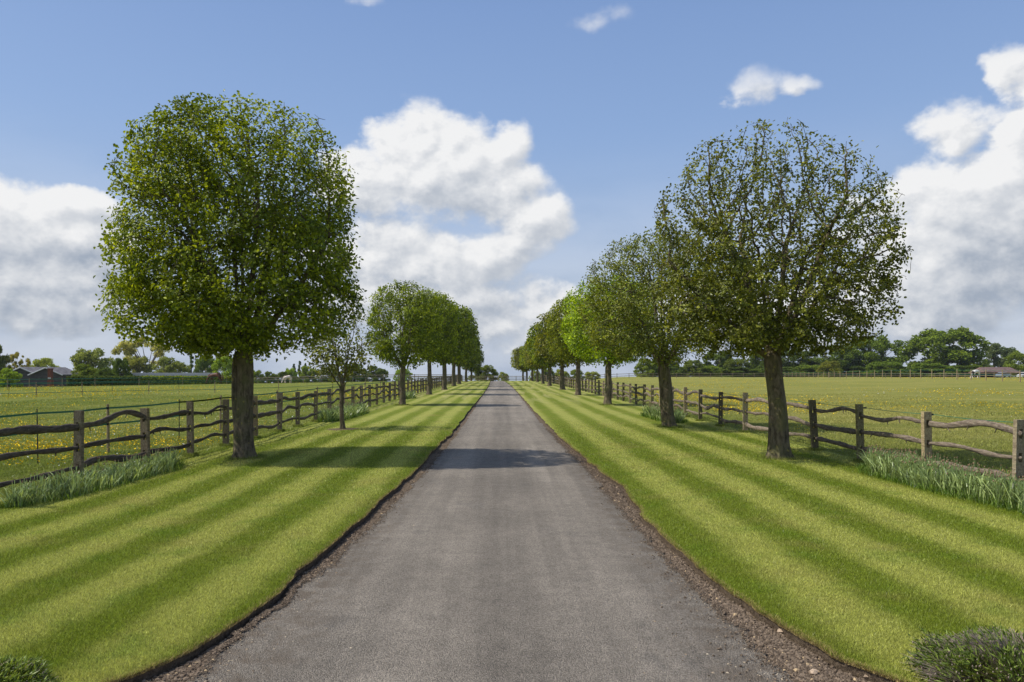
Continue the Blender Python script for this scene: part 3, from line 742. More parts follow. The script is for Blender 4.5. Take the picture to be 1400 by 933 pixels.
left_row = [  # photo x of the foot, distance, top y, half width px, colour, meshes, label
 (549.5, 40, 386, 54, (1.25,1.3,1.0), midA, 'first full sized tree beyond the young tree on the left side'),
 (587, 58, 397, 42, normal, midB, 'left row tree with pale grey trunk just behind the first dense dome'),
 (608, 72.5, 411, 38, deep, farA, 'third of the overlapping dark domes in the left row'),
 (620, 90, 418, 32, deep, farB, 'fourth of the overlapping dark domes in the left row'),
 (628, 104, 436, 29, deep, farA, 'fifth of the overlapping dark domes in the left row'),
 (637, 122, 458, 22, deep, farB, 'second smallest tree before the end of the left row'),
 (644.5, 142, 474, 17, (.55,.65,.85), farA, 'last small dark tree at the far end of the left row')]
right_row = [
 (831.5, 40.5, 378, 66, lime, midB, 'lime green bright tree, third on the right of the drive'),
 (790, 57, 405, 46, olive, midA, 'dull olive tree just behind the lime green one on the right'),
 (768.5, 73, 421, 38, dull, farB, 'brownish green tree, fifth on the right of the drive'),
 (751.5, 91, 438, 32, normal, farA, 'green tree, sixth on the right of the drive'),
 (742, 106, 455, 24, dull, farB, 'seventh tree on the right of the drive, brownish'),
 (735, 122, 462, 20, olive, farA, 'eighth tree on the right of the drive, thin trunk'),
 (727.5, 134, 470, 18, normal, farB, 'ninth tree on the right, third from the far end'),
 (720.5, 146, 473, 17, dull, farA, 'last but one tree of the right row, darker'),
 (715, 156, 474, 17, (1.25,1.15,.95), farB, 'last yellow green rounded tree at the far end of the right row')]
for side, row in ((-1, left_row), (1, right_row)):
    for q, (px, D, ty, hw, col, ms, lab) in enumerate(row):
        z0 = float(lawn_z(X(px, D), D)); hgt = H - z0 + (HY - ty) / F * D; prof_h = 6.7; r_ = hw / F * D
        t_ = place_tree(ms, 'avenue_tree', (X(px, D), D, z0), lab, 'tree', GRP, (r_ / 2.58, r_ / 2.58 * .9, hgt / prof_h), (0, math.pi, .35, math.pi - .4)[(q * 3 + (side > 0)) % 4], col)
        t_.rotation_euler[0] = rg.normal(0, .012); t_.rotation_euler[1] = rg.normal(0, .016)

# ------------------------------------------------------------------ cleft post and rail fences
def fence(name, label, pts, hgt, rg, rails_z, near_n, cols, base_tint, first_rails=3, droop=1.0):
    """pts: posts (x, y); each post and each rail its own part"""
    x0, y0 = pts[0]; root = thing(name, (x0, y0, float(g(x0, y0))), label, 'fence')
    org = np.array((x0, y0, float(g(x0, y0))))
    posts = []; dirs = []
    for i, (x, y) in enumerate(pts):
        a = pts[max(i - 1, 0)]; b = pts[min(i + 1, len(pts) - 1)]; t = np.array((b[0] - a[0], b[1] - a[1])); t /= np.linalg.norm(t)
        dirs.append(t)
    nrail = 0; extra = MB(); exn = 0
    for i, (x, y) in enumerate(pts):
        t = dirs[i]; rz = math.atan2(t[1], t[0]); z0 = float(g(x, y)); hh = hgt + rg.uniform(-.04, .05); tint = cols[i % len(cols)]
        w_n, w_t = .135 + rg.uniform(-.012, .015), .085 + rg.uniform(-.01, .012)
        mb = MB(); lo = z0 - .15
        zs = sorted(rails_z); cuts = []
        if i < near_n:
            cur = lo
            for rzq in zs:
                a_, b_ = z0 + rzq - .07, z0 + rzq + .07
                mb.box((x - org[0], y - org[1], (cur + a_) / 2 - org[2]), (w_t, w_n, a_ - cur), rz)
                nx_, ny_ = -t[1], t[0]; ch = (w_n - .055) / 2
                for sg in (-1, 1):
                    c_ = sg * (w_n - ch) / 2; mb.box((x + nx_ * c_ - org[0], y + ny_ * c_ - org[1], (a_ + b_) / 2 - org[2]), (w_t, ch, b_ - a_), rz)
                cur = b_
            mb.box((x - org[0], y - org[1], (cur + z0 + hh) / 2 - org[2]), (w_t, w_n, z0 + hh - cur), rz)
        else:
            mb.box((x - org[0], y - org[1], (lo + z0 + hh) / 2 - org[2]), (w_t, w_n, z0 + hh - lo), rz)
        lx, ly = rg.normal(0, .022), rg.normal(0, .022)
        for v in mb.v: v[:, 0] += (v[:, 2] + .1) * lx; v[:, 1] += (v[:, 2] + .1) * ly
        o = mb.build('post', M['post'], root); o.color = (*tint, 1)
    for i in range(len(pts) - 1):
        A = np.array((*pts[i], float(g(*pts[i])))); B = np.array((*pts[i + 1], float(g(*pts[i + 1])))); t = B - A; L_ = np.linalg.norm(t); t = t / L_
        nn = np.array((-t[1], t[0], 0)); up = np.array((0, 0, 1.0)); k = 8
        for q, rz_ in enumerate(rails_z):
            if i == 0 and q >= first_rails: continue
            mbq = MB(); ns = 18 if i < near_n else 7
            A0 = A + up * rz_ - t * .09 + nn * .0; B0 = B + up * (rz_ + rg.uniform(-.01, .01)) + t * .09
            arch = rg.normal(.032, .042) * droop; skew = rg.uniform(-1.1, 1.1); s2 = rg.normal(0, .026); s3 = rg.normal(0, .020); lat = rg.normal(0, .03); r0 = rg.uniform(.036, .064); ph = rg.uniform(0, 6)
            pts_ = []; rad = []
            for s_ in range(ns + 1):
                u = s_ / ns; w_ = math.sin(math.pi * u)
                z_ = arch * w_ * (1 + skew * math.cos(math.pi * u)) + s2 * math.sin(2 * math.pi * u) + s3 * math.sin(3 * math.pi * u + ph) * w_
                off = A0 * (1 - u) + B0 * u + up * z_ + nn * (lat * w_ + .012 * (1 if i % 2 else -1) * 0)
                pts_.append(off - org)
                e = min(u, 1 - u) * L_; rr = r0 * (1 + .16 * math.sin(5 * u * 3 + ph) + rg.uniform(-.07, .07)); rad.append(rr * (.62 + .38 * min(1, e / .30)))
            side = .5 if True else 1
            mbq.loft(pts_, rad, k, .50, wob=.13 if i < near_n else .08, rng=rg)
            if i < near_n:      # broken side twigs and splinters under the rail
                for _ in range(rg.integers(0, 4)):
                    s_ = rg.integers(3, ns - 3); p0 = pts_[s_]; d_ = t * rg.uniform(-.08, .08) - up * rg.uniform(.04, .085)
                    mbq.loft([p0 - up * rad[s_] * .6, p0 - up * rad[s_] + d_ * .4, p0 - up * rad[s_] + d_], [.016, .010, .003], 4)
            nrail += 1
            if nrail <= 100:
                o = mbq.build('rail', M['rail'], root, smooth=i < near_n); v = rg.uniform(.75, 1.25); o.color = tuple(c_ * v for c_ in base_tint) + (1,)
            else:
                for vv in mbq.v: extra.v.append(vv)
                extra.l += [q2 + extra.n for q2 in mbq.l]; extra.z += mbq.z; extra.m += mbq.m; extra.r += mbq.r; extra.n += mbq.n; exn += 1
    if exn:
        o = extra.build('far_rails', M['rail'], root); o.color = (*base_tint, 1); o['kind'] = 'stuff'
    return root
rf = np.random.default_rng(21)
Ls = [10.15, 12.3, 14.46, 16.4, 18.5, 20.7, 22.95, 25.0, 27.4, 29.6, 31.9, 34.3, 36.4, 38.6, 40.9, 43.4, 45.6, 47.9]
while Ls[-1] < 142: Ls.append(Ls[-1] + 2.3)
fence('post_and_rail_fence', 'rustic wood fence with three wavy shade tinted rails on the left of the drive', [(float(FLx(d)), d) for d in Ls], 1.185, rf, [.97, .62, .28], 16,
      [(1, 1, 1), (.85, .85, .85), (1.1, 1.05, .95)], (.62, .60, .60))  # rail tint darkened: shade of the backlit side put into the colour
Rs = [10.9, 13.0, 15.3, 17.5, 20.0, 22.6, 25.2, 27.8, 30.0, 32.4, 34.8, 36.9, 39.0, 41.2, 43.2, 45.6]
while Rs[-1] < 138: Rs.append(Rs[-1] + 2.3)
pale = (1.9, 1.85, 1.6)
fence('post_and_rail_fence', 'rustic grey brown fence with wavy rails and pale new posts, right of the drive', [(float(FRx(d)), d) for d in Rs], 1.185, rf, [.97, .62, .28], 16,
      [(1.5, 1.5, 1.5), pale, (1.0, 1.05, .8), (.7, .72, .6), (.8, .8, .7), (1.7, 1.7, 1.6), (.6, .6, .55), (.7, .75, .65), (1.5, 1.45, 1.3)], (1.25, 1.2, 1.15))

# ------------------------------------------------------------------ electric tape fences
def tape_fence(label, posts, levels, tw, hpost=1.12, pr=1.0, cat='electric fence', matt='tape', posts_on=True, post_every=1):
    x0, y0 = posts[0][:2]; z0 = float(g(x0, y0)); root = thing('tape_fence', (x0, y0, z0), label, cat); o0 = np.array((x0, y0, z0))
    for (x, y, kind) in posts:
        z = float(g(x, y)); mb = MB()
        if kind == 'w':
            mb.loft([(x - x0, y - y0, z - z0 - .1), (x - x0 + rf.normal(0, .02), y - y0, z - z0 + hpost)], [.036 * pr, .032 * pr], 8)
            o = mb.build('wooden_stake', M['stake'], root)
            for lv in levels:
                q = MB(); q.box((x - x0, y - y0 - .035, z - z0 + lv), (.05, .04, .05)); q.build('insulator', M['blackplastic'], o)
        elif kind == 't':
            mb.loft([(x - x0, y - y0, z - z0 - .1), (x - x0 + rf.normal(0, .03), y - y0, z - z0 + hpost)], [.012, .010], 6)
            mb.build('plastic_post', M['blackplastic'], root)
    for lv in levels:
        mb = MB(); V = []; fs = []; n = 0
        for i in range(len(posts) - 1):
            A = np.array((posts[i][0], posts[i][1], float(g(*posts[i][:2])) + lv)) - o0; B = np.array((posts[i + 1][0], posts[i + 1][1], float(g(*posts[i + 1][:2])) + lv)) - o0
            for s_ in range(6):
                u = s_ / 5; c_ = A * (1 - u) + B * u - np.array((0, 0, .018 * math.sin(math.pi * u))); 
                V += [c_ - (0, .003, tw / 2), c_ + (0, -.003, tw / 2), c_ + (0, .003, tw / 2), c_ + (0, .003, -tw / 2)]
        n = len(V) // 4
        for i in range(n - 1):
            for k in range(4): fs.append((i * 4 + k, i * 4 + (k + 1) % 4, i * 4 + 4 + (k + 1) % 4, i * 4 + 4 + k))
        mb.add(V, fs); mb.build('tape', M[matt], root)
    return root
ps = [(-9.9, 12.0, 'w'), (-9.47, 15.1, 't'), (-9.15, 17.2, 'w'), (-8.9, 20.4, 't'), (-8.9, 23.4, 'w'), (-8.9, 26.3, 't')]
y = 29.3; i = 0
while y < 125: ps.append((-8.9 - (y - 29) * .004, y, 'w' if i % 2 == 0 else 't')); y += 3.2; i += 1
tape_fence('green tape on alternating thin black and wooden posts just behind the left fence', ps, (1.03, .66), .04)
far = [(-41, 47, 'w'), (X(12, 52), 52, 't'), (X(50, 54), 54, 'w'), (X(112.4, 56.5), 56.5, 'w'), (X(153.5, 58.5), 58.5, 't'), (X(203.5, 60.5), 60.5, 'w'), (X(244.8, 61.5), 61.5, 't'), (X(293.8, 63), 63, 'w'), (X(340, 67), 67, 't'), (X(381, 71), 71, 'w'), (X(420, 77), 77, 't'), (X(455, 84), 84, 'w'), (X(500, 92), 92, 'w')]
tape_fence('thin green tape fence crossing the middle of the left field', far, (.95, .3), .035, 1.05)
far = [(-75, 62, 'w')] + [(X(px, D), D, 'w') for px, D in ((10, 74), (40, 78), (85, 82), (130, 86), (190, 92), (250, 98), (310, 104))]
tape_fence('dark green tape fence before the barn and hedge at the end of the left field', far, (1.0, .6), .06, 1.1)
# right: wire along the post tops
ps = [(float(FRx(d)) + .1, d, 'n') for d in Rs]
root = tape_fence('thin green wire strung just above the rails on the right fence', ps, (1.13,), .010, cat='electric wire')
for d in Rs[:12]:
    mb = MB(); mb.box((0, 0, 0), (.05, .03, .03)); o = mb.build('insulator', M['blackplastic'], root); o.location = (float(FRx(d)) + .08 - root.location.x, d - root.location.y, 1.13)
# right far stakes
ps = []
for i in range(33):
    t = i / 9; x_ = 62.4 + (67.4 - 62.4) * t; y_ = 89 + 36 * t
    if y_ < 215: ps.append((x_, y_, 'w'))
ps = [(61.8, 85, 'w'), (61.2, 81, 'w')][::-1] + ps
tape_fence('long line of pale stakes with thin tape at the far side of the right field', ps, (1.38, .8), .03, 1.5, 1.9)

def rail_fence(label, pts, hgt, rz, tint=(1, 1, 1), stepd=2.4):
    x0, y0 = pts[0]; z0 = float(g(x0, y0)); root = thing('rail_fence', (x0, y0, z0), label, 'fence'); P2 = [pts[0]]
    for a, b in zip(pts[:-1], pts[1:]):
        n = max(1, int(math.dist(a, b) / stepd)); P2 += [(a[0] + (b[0] - a[0]) * k / n, a[1] + (b[1] - a[1]) * k / n) for k in range(1, n + 1)]
    for (x, y) in P2[:100]:
        z = float(g(x, y)) - z0; mb = MB(); mb.box((x - x0, y - y0, z + hgt / 2 - .1), (.12, .12, hgt + .2), top=.9); o = mb.build('post', M['post'], root); o.color = (*tint, 1)
    for lv in rz:
        for a, b in zip(pts[:-1], pts[1:]):
            n = max(1, int(math.dist(a, b) / 6)); mb = MB(); pl = []
            for k in range(n + 1):
                x = a[0] + (b[0] - a[0]) * k / n; y = a[1] + (b[1] - a[1]) * k / n; pl.append((x - x0, y - y0 - .08, float(g(x, y)) - z0 + lv))
            mb.loft(pl, [.055] * len(pl), 4, .45); o = mb.build('rail', M['post'], root); o.color = (*tint, 1)
    return root
rail_fence('low rail fence and gate closing the far end of the drive', [(X(560, 150), 150), (X(645, 150), 150), (X(668, 151), 151), (X(718, 152), 152)], 1.2, (1.1, .75, .4), (1.6, 1.6, 1.6), 1.8)
rail_fence('far rail fence along the trees at the back of the right field', [(X(775, 178), 178), (X(860, 185), 185), (X(1060, 200), 200), (X(1270, 190), 190), (X(1420, 140), 140)], 1.25, (1.1, .6), (1.2, 1.15, 1.1), 3.2)
rail_fence('far rail fence between the left row of trees and the far field', [(X(340, 128), 128), (X(440, 128), 128), (X(545, 130), 130), (X(630, 135), 135)], 1.3, (1.15, .8), (1.3, 1.3, 1.3), 2.6)

# ------------------------------------------------------------------ daffodil clumps
def daff_bed(label, poly_fn, n, rng, hmul=1.0, tuft=0.6, heads=.10):
    """strap leaves, seedheads and rough grass at their foot"""
    Vs = []; Ls_ = []; Z = []; Mi = []; Rn = []; nb = 0
    bx, by = poly_fn(n, rng)
    for kind in (0, 1):
        m_ = n if kind == 0 else int(n * tuft * 2); x, y = (bx, by) if kind == 0 else poly_fn(m_, rng, .12)
        z = g(x, y) + .0; h = (rng.uniform(.18, .40, m_) if kind == 0 else rng.uniform(.06, .17, m_)) * hmul; w = rng.uniform(.009, .016, m_) if kind == 0 else rng.uniform(.005, .009, m_)
        w = w * np.clip(y / 16, 1, 3)
        a = rng.uniform(0, 6.28, m_); la = rng.uniform(0, 6.28, m_); lean = rng.uniform(.05, .9, m_) * h; h = h * (1 + .25 * hashn(x, y, 2.5))
        s = np.stack([np.cos(a), np.sin(a), a * 0], -1) * w[:, None] * .5; l = np.stack([np.cos(la), np.sin(la), la * 0], -1) * lean[:, None]
        b = np.stack([x, y, z - .02], -1); up = np.array((0, 0, 1.0))
        V = np.empty((m_, 7, 3)); V[:, 0] = b - s; V[:, 1] = b + s
        c1_ = b + up * h[:, None] * .45 + l * .22; V[:, 2] = c1_ - s * 1.1; V[:, 3] = c1_ + s * 1.1
        c2_ = b + up * h[:, None] * .82 + l * .62; V[:, 4] = c2_ - s * .9; V[:, 5] = c2_ + s * .9
        V[:, 6] = b + up * (h * (1 - .15 * rng.random(m_)))[:, None] + l
        bb = np.arange(m_)[:, None] * 7 + nb
        Ls_.append(np.concatenate([bb + np.array([0, 1, 3, 2]), bb + np.array([2, 3, 5, 4]), bb + np.array([4, 5, 6])], 1).ravel())
        Z.append(np.tile([4, 4, 3], m_)); Mi.append(np.full(3 * m_, kind)); Rn.append(np.repeat(rng.random(m_), 3)); Vs.append(V.reshape(-1, 3)); nb += 7 * m_
    m_ = int(n * heads); q = rng.integers(0, n, m_); hx, hy = bx[q], by[q]; hz = g(hx, hy) + rng.uniform(.30, .44, m_) * hmul
    r = rng.uniform(.007, .012, m_) * np.clip(hy / 22, 1, 1.6); V = ico_v[None] * r[:, None, None] * np.array((1, 1, 1.5)) + np.stack([hx, hy, hz], -1)[:, None]
    Ls_.append((ico_f[None] + (np.arange(m_) * 12 + nb)[:, None, None]).ravel()); Z.append(np.full(20 * m_, 3)); Mi.append(np.full(20 * m_, 2)); Rn.append(np.full(20 * m_, .5)); Vs.append(V.reshape(-1, 3)); nb += 12 * m_
    V = np.empty((m_, 3, 3)); st = np.stack([hx, hy, hz], -1); V[:, 0] = st - (.006, 0, 0); V[:, 1] = st + (.006, 0, 0); V[:, 2] = np.stack([hx + rng.normal(0, .03, m_), hy, g(hx, hy)], -1)
    Ls_.append((np.arange(3 * m_) + nb)); Z.append(np.full(m_, 3)); Mi.append(np.full(m_, 0)); Rn.append(np.full(m_, .9)); Vs.append(V.reshape(-1, 3))
    o = link('daffodil_clump', raw_mesh('daffodil_clump', np.concatenate(Vs), np.concatenate(Ls_), np.concatenate(Z), [M['daff'], M['tuft'], M['seed']], np.concatenate(Rn), np.concatenate(Mi)))
    return tag(o, label, 'daffodils', kind='stuff')
def band(d0, d1, cfn, half):
    def fn(n, rng, grow=0.0):
        y = rng.uniform(d0 - grow, d1 + grow, n); t = np.clip(np.minimum(y - d0 + grow, d1 + grow - y) / .8, .25, 1)
        return cfn(y) + rng.uniform(-1, 1, n) * (half * t + grow), y
    return fn
daff_bed('daffodil leaves gone over in front of the near left fence', band(10.2, 14.7, lambda y: FLx(y) + .42, .38), 2600, rf, .92, heads=.05)
daff_bed('tall daffodil leaves with brown seedheads at the near right fence', band(8.8, 14.3, lambda y: FRx(y) - .32, .48), 6500, rf, 1.1, heads=.07)
daff_bed('clump of daffodil leaves at the fence behind the young tree', band(27.0, 33.5, lambda y: FLx(y) + .45, .45), 2200, rf, 1.3, heads=.09)
daff_bed('daffodil leaves with brown seedheads by the second right tree', band(26.5, 31.5, lambda y: FRx(y) - 1.15, .45), 2100, rf, 1.3, heads=.12)
daff_bed('small patch of leaves by the left fence beyond the first dense tree', band(49, 52, lambda y: FLx(y) + .5, .4), 500, rf, 1.5, heads=.05)

# ------------------------------------------------------------------ foreground shrubs
def shrub(label, cx, cy, rx, ry, h, n, rng, grey=.35):
    z0 = float(lawn_z(cx, cy)); root = thing('low_shrub', (cx, cy, z0), label, 'shrub')
    a = rng.uniform(0, 6.28, n); q = np.sqrt(rng.random(n)); bx = np.cos(a) * q * rx * .75; by = np.sin(a) * q * ry * .75
    dome = np.sqrt(np.clip(1 - q ** 2 * .8, .05, 1)) * (1 + .25 * hashn(bx + cx, by, 6)); L_ = h * dome * rng.uniform(.65, 1.08, n)
    tip = np.stack([bx * 1.28 - .10 * (cx > 0) + .05 * (cx < 0) + rng.normal(0, .035, n), by * 1.28 + rng.normal(0, .025, n), L_], -1); bot = np.stack([bx * .6, by * .6, L_ * 0 - .02], -1)
    # woody stems
    mb_v = []; s = np.stack([np.cos(a + 1.5), np.sin(a + 1.5), a * 0], -1) * .0034
    V = np.empty((n, 4, 3)); V[:, 0] = bot - s * 2; V[:, 1] = bot + s * 2; V[:, 2] = tip + s * .6; V[:, 3] = tip - s * .6
    o = link('stems', raw_mesh('stems', V.reshape(-1, 3), np.arange(4 * n), np.full(n, 4), M['twig_grey'], rng.random(n)), root)
    # narrow leaves up the stems
    per = 9; idx = np.repeat(np.arange(n), per); t = rng.uniform(.45, 1.02, len(idx)); keep = rng.random(len(idx)) > grey * (hashn(tip[idx, 0] + cx, tip[idx, 1] + cy, 5) > .05)
    idx, t = idx[keep], t[keep]; c_ = bot[idx] * (1 - t[:, None]) + tip[idx] * t[:, None]; d = (tip - bot)[idx]; d /= np.linalg.norm(d, axis=1)[:, None]
    d = d + rng.normal(0, .55, d.shape); d /= np.linalg.norm(d, axis=1)[:, None]; Ll = rng.uniform(.025, .060, len(idx))[:, None]; sd = np.cross(d, rng.normal(0, 1, d.shape)); sd /= np.linalg.norm(sd, axis=1)[:, None]; sd *= .0042
    V = np.empty((len(idx), 4, 3)); V[:, 0] = c_; V[:, 1] = c_ + d * Ll * .5 + sd; V[:, 2] = c_ + d * Ll; V[:, 3] = c_ + d * Ll * .5 - sd
    link('foliage', raw_mesh('foliage', V.reshape(-1, 3), np.arange(4 * len(idx)), np.full(len(idx), 4), M['laven'], rng.random(len(idx))), root)
    # dead grey flower heads
    m_ = n // 5; q = rng.integers(0, n, m_); V = ico_v[None] * rng.uniform(.002, .0045, m_)[:, None, None] * np.array((1, 1, 1.8)) + (tip[q] + rng.normal(0, .012, (m_, 3)))[:, None]
    link('dead_heads', raw_mesh('dead_heads', V.reshape(-1, 3), (ico_f[None] + (np.arange(m_) * 12)[:, None, None]).ravel(), np.full(20 * m_, 3), M['twig_grey'], np.repeat(rng.random(m_), 20)), root)
    for c_ in root.children: c_['kind'] = 'stuff'
    return root
shrub('low lavender like shrub with grey dead stems in the bottom right corner', 3.12, 4.22, .66, .60, .27, 4600, rf, .75)
shrub('small green shrub with dark stems in the bottom left corner', -3.02, 4.18, .36, .34, .16, 2200, rf, .5)

# ------------------------------------------------------------------ background trees
def crown_cards(key, lobes, n, size, rng, mat='leaf_far', inner=.55, up=.4):
    """clumpy crown: cards spread through many lobes"""
    lobes = np.array(lobes); wts = lobes[:, 3] ** 2; idx = rng.choice(len(lobes), n, p=wts / wts.sum())
    d = rng.normal(0, 1, (n, 3)); pass; d /= np.linalg.norm(d, axis=1)[:, None]
    rr = lobes[idx, 3] * rng.uniform(inner, 1.08, n) ** .7; cen = lobes[idx, :3] + d * rr[:, None] * np.array((1, 1, .8))
    cen = cen[cen[:, 2] > .05]; d = d[:len(cen)]
    return leaves_mesh(key, cen, size, size * .8, rng, M[mat], d, upb=up)
def bg_tree(key, kind, rng, n=4200, size=.42):
    """unit-ish trees 10 m tall"""
    lobes = []
    if kind == 'oak':
        for _ in range(90):
            a = rng.uniform(0, 6.28); q = rng.random() ** .4; z = rng.uniform(.4, 9.0); env = 5.4 * math.sqrt(max(0.05, 1 - ((z - 4.4) / 5.2) ** 2))
            lobes.append((math.cos(a) * q * env, math.sin(a) * q * env, z, rng.uniform(.6, 1.25)))
    elif kind == 'bush':
        for _ in range(80):
            a = rng.uniform(0, 6.28); q = rng.random() ** .4; z = .2 + 8.6 * rng.random() ** 1.25; env = 5.2 * math.sqrt(max(0.04, 1 - ((z - 2.4) / 6.9) ** 2))
            lobes.append((math.cos(a) * q * env, math.sin(a) * q * env, z, rng.uniform(.6, 1.3)))
    elif kind == 'open':
        for _ in range(40):
            a = rng.uniform(0, 6.28); q = rng.uniform(.35, 1); z = rng.uniform(4.6, 9.4); env = 5.4 * math.sqrt(max(0.05, 1 - ((z - 6.2) / 3.9) ** 2))
            lobes.append((math.cos(a) * q * env, math.sin(a) * q * env, z, rng.uniform(.45, .95)))
    elif kind == 'conifer':
        for _ in range(34):
            z = rng.uniform(.8, 9.7); env = 2.3 * (1 - z / 10.3) ** .8; a = rng.uniform(0, 6.28)
            lobes.append((math.cos(a) * env * .7, math.sin(a) * env * .7, z, .35 + .5 * (1 - z / 10)))
    elif kind == 'cedar':
        for _ in range(34):
            a = rng.uniform(0, 6.28); q = rng.uniform(.2, 1); z = rng.choice([3.2, 4.6, 6.0, 7.3, 8.6]) + rng.normal(0, .3); env = 5.4 * (1.05 - z / 12)
            lobes.append((math.cos(a) * q * env, math.sin(a) * q * env, z, rng.uniform(.55, 1.1)))
    crown = crown_cards(key + '_crown', lobes, n, size, rng, inner=.5 if kind != 'open' else .1)
    mb = MB(); th = {'oak': 3.0, 'bush': 1.2, 'open': 3.2, 'conifer': 9.3, 'cedar': 8.0}[kind]; r0 = .42
    mb.loft([(0, 0, -.4), (.05, 0, th * .5), (0, .1, th)], [r0, r0 * .8, r0 * .6 if th < 6 else .06], 10)
    wb = MB()
    for q in rng.permutation(len(lobes))[:20]:
        c_ = np.array(lobes[q][:3]); s0 = np.array((0, .05, min(th * .9, c_[2] * .7))); mid_ = s0 * .5 + c_ * .5 + np.array((0, 0, -.2)); mid_[:2] *= .85
        wb.loft([s0, mid_, c_], [.13, .08, .03], 6)
    tm = raw_mesh(key + '_trunk', np.concatenate(mb.v), mb.l, mb.z, M['bark'], smooth=True)
    wm = raw_mesh(key + '_branches', np.concatenate(wb.v), wb.l, wb.z, M['bark'], smooth=True)
    return tm, wm, crown
rb = np.random.default_rng(77)
BG = {k: [bg_tree(k + str(i), k, rb, n, s) for i in range(c)] for k, n, s, c in (('oak', 20000, .34, 2), ('bush', 14000, .36, 3), ('open', 9000, .26, 2), ('conifer', 5000, .3, 1), ('cedar', 7000, .32, 1))}
cnt = {}
def bgt(kind, xa, xb, ty, D, col, label, cat='tree', base=None, sink=0.0):
    """tree spanning photo columns xa..xb with its top at row ty, standing at distance D"""
    px = (xa + xb) / 2; x = X(px, D); z0 = float(g(x, D)) if base is None else base; z0 -= sink
    hgt = H - z0 + (HY - ty) / F * D; wid = (xb - xa) / F * D; q = cnt.get(kind, 0); cnt[kind] = q + 1
    nat = {'oak': 12.4, 'bush': 11.6, 'open': 11.4, 'conifer': 4.6, 'cedar': 10.5}[kind]
    nm = {'oak': 'oak_tree', 'bush': 'bushy_tree', 'open': 'open_tree', 'conifer': 'conifer_tree', 'cedar': 'cedar_tree'}[kind]
    if cat == 'bush': nm = 'bush'
    vh = {'oak': 9.9, 'bush': 9.6, 'open': 10.2, 'conifer': 10.2, 'cedar': 9.6}[kind]
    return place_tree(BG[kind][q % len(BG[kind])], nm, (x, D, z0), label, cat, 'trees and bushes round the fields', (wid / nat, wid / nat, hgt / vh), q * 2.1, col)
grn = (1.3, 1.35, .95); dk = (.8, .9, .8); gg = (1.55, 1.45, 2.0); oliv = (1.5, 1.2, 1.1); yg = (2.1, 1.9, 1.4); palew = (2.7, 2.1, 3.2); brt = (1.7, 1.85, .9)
bgt('bush', -30, 12, 471, 150, (.75, .75, .8), 'dark tree cut by the left edge of the photo')
bgt('open', 4, 42, 480, 165, (2.0, 1.45, 1.5), 'olive brown tree left of the barn')
bgt('bush', -4, 30, 502, 112, brt, 'bright yellow green bush left of the barn', 'bush')
bgt('bush', 38, 84, 489, 230, yg, 'pale green tree behind the barn roof')
bgt('bush', 90, 156, 476, 165, gg, 'broad grey green dome shaped tree right of the barn')
bgt('bush', 96, 142, 496, 122, (1.05, 1.1, .8), 'mid green bush in front of the grey green dome', 'bush')
bgt('bush', 128, 160, 503, 118, dk, 'low dark bush beside the barn', 'bush')
bgt('oak', 148, 180, 488, 135, (.72, .85, .6), 'dark green rounded small tree between barn and long shed')
bgt('open', 160, 243, 458, 200, palew, 'tall pale yellow willow with its branches showing')
bgt('bush', 168, 212, 487, 180, (1.5, 1.3, 1.6), 'grey olive bush below the pale willow', 'bush')
bgt('bush', 206, 262, 486, 172, (1.45, 1.35, 1.7), 'broad grey green bush right of the pale willow', 'bush')
bgt('conifer', 255, 268, 483, 190, (.9, 1.0, 1.6), 'bluish narrow conifer left of the green trees')
bgt('oak', 262, 300, 484, 185, (.85, 1.0, .9), 'green round tree behind the brown horse')
bgt('open', 268, 318, 474, 230, (1.9, 1.6, 1.7), 'pale bare looking tree behind the hedge near the big left trunk')
bgt('bush', 286, 330, 487, 165, brt, 'bright green bushy tree just left of the big left trunk')
for q, (a_, b_, t_, c_, lb) in enumerate(((340, 362, 506, grn, 'low green tree right of the big left trunk'), (356, 384, 507, (.9, .95, .8), 'low green tree on the skyline behind the left fence'), (376, 398, 508, (.8, .85, .8), 'low dull tree left of the cream horse'),
      (386, 408, 503, brt, 'bright round tree just behind the cream horse'), (404, 440, 499, grn, 'round green tree right of the conifers'), (432, 470, 501, (.95, .95, .85), 'green tree seen behind the young tree'), (462, 505, 498, dk, 'dark tree right of the young tree stem'), (495, 534, 499, (.75, .85, .9), 'dark blue green tree left of the first dense avenue tree'), (536, 566, 504, brt, 'small bright bush right of the first dense avenue trunk'))):
    bgt('bush', a_, b_, t_, 185 + q * 3, c_, lb)
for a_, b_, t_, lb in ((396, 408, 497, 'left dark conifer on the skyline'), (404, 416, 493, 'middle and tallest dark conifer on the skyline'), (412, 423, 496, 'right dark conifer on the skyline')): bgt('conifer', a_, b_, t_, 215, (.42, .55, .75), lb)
bgt('bush', 640, 683, 499, 185, (1.0, 1.0, .85), 'round green bush past the end of the drive', 'bush')
bgt('bush', 680, 697, 508, 180, (1.9, 1.7, 2.2), 'pale blossoming bush at the far end of the drive', 'bush')
for q, (a_, b_, t_) in enumerate(((722, 742, 507), (738, 760, 503), (756, 780, 504), (776, 800, 505), (796, 822, 508))):
    bgt('bush', a_, b_, t_, 175 + 3 * q, (2.0, 1.8, 2.2) if q % 2 == 0 else (1.3, 1.3, 1.2), ['first pale hawthorn from the drive behind the far right trunks', 'green hawthorn second from the drive behind the far right trunks', 'pale hawthorn in the middle of the bushes behind the right trunks', 'green hawthorn left of the lime green tree trunk', 'pale hawthorn nearest the lime green tree trunk'][q], 'bush')
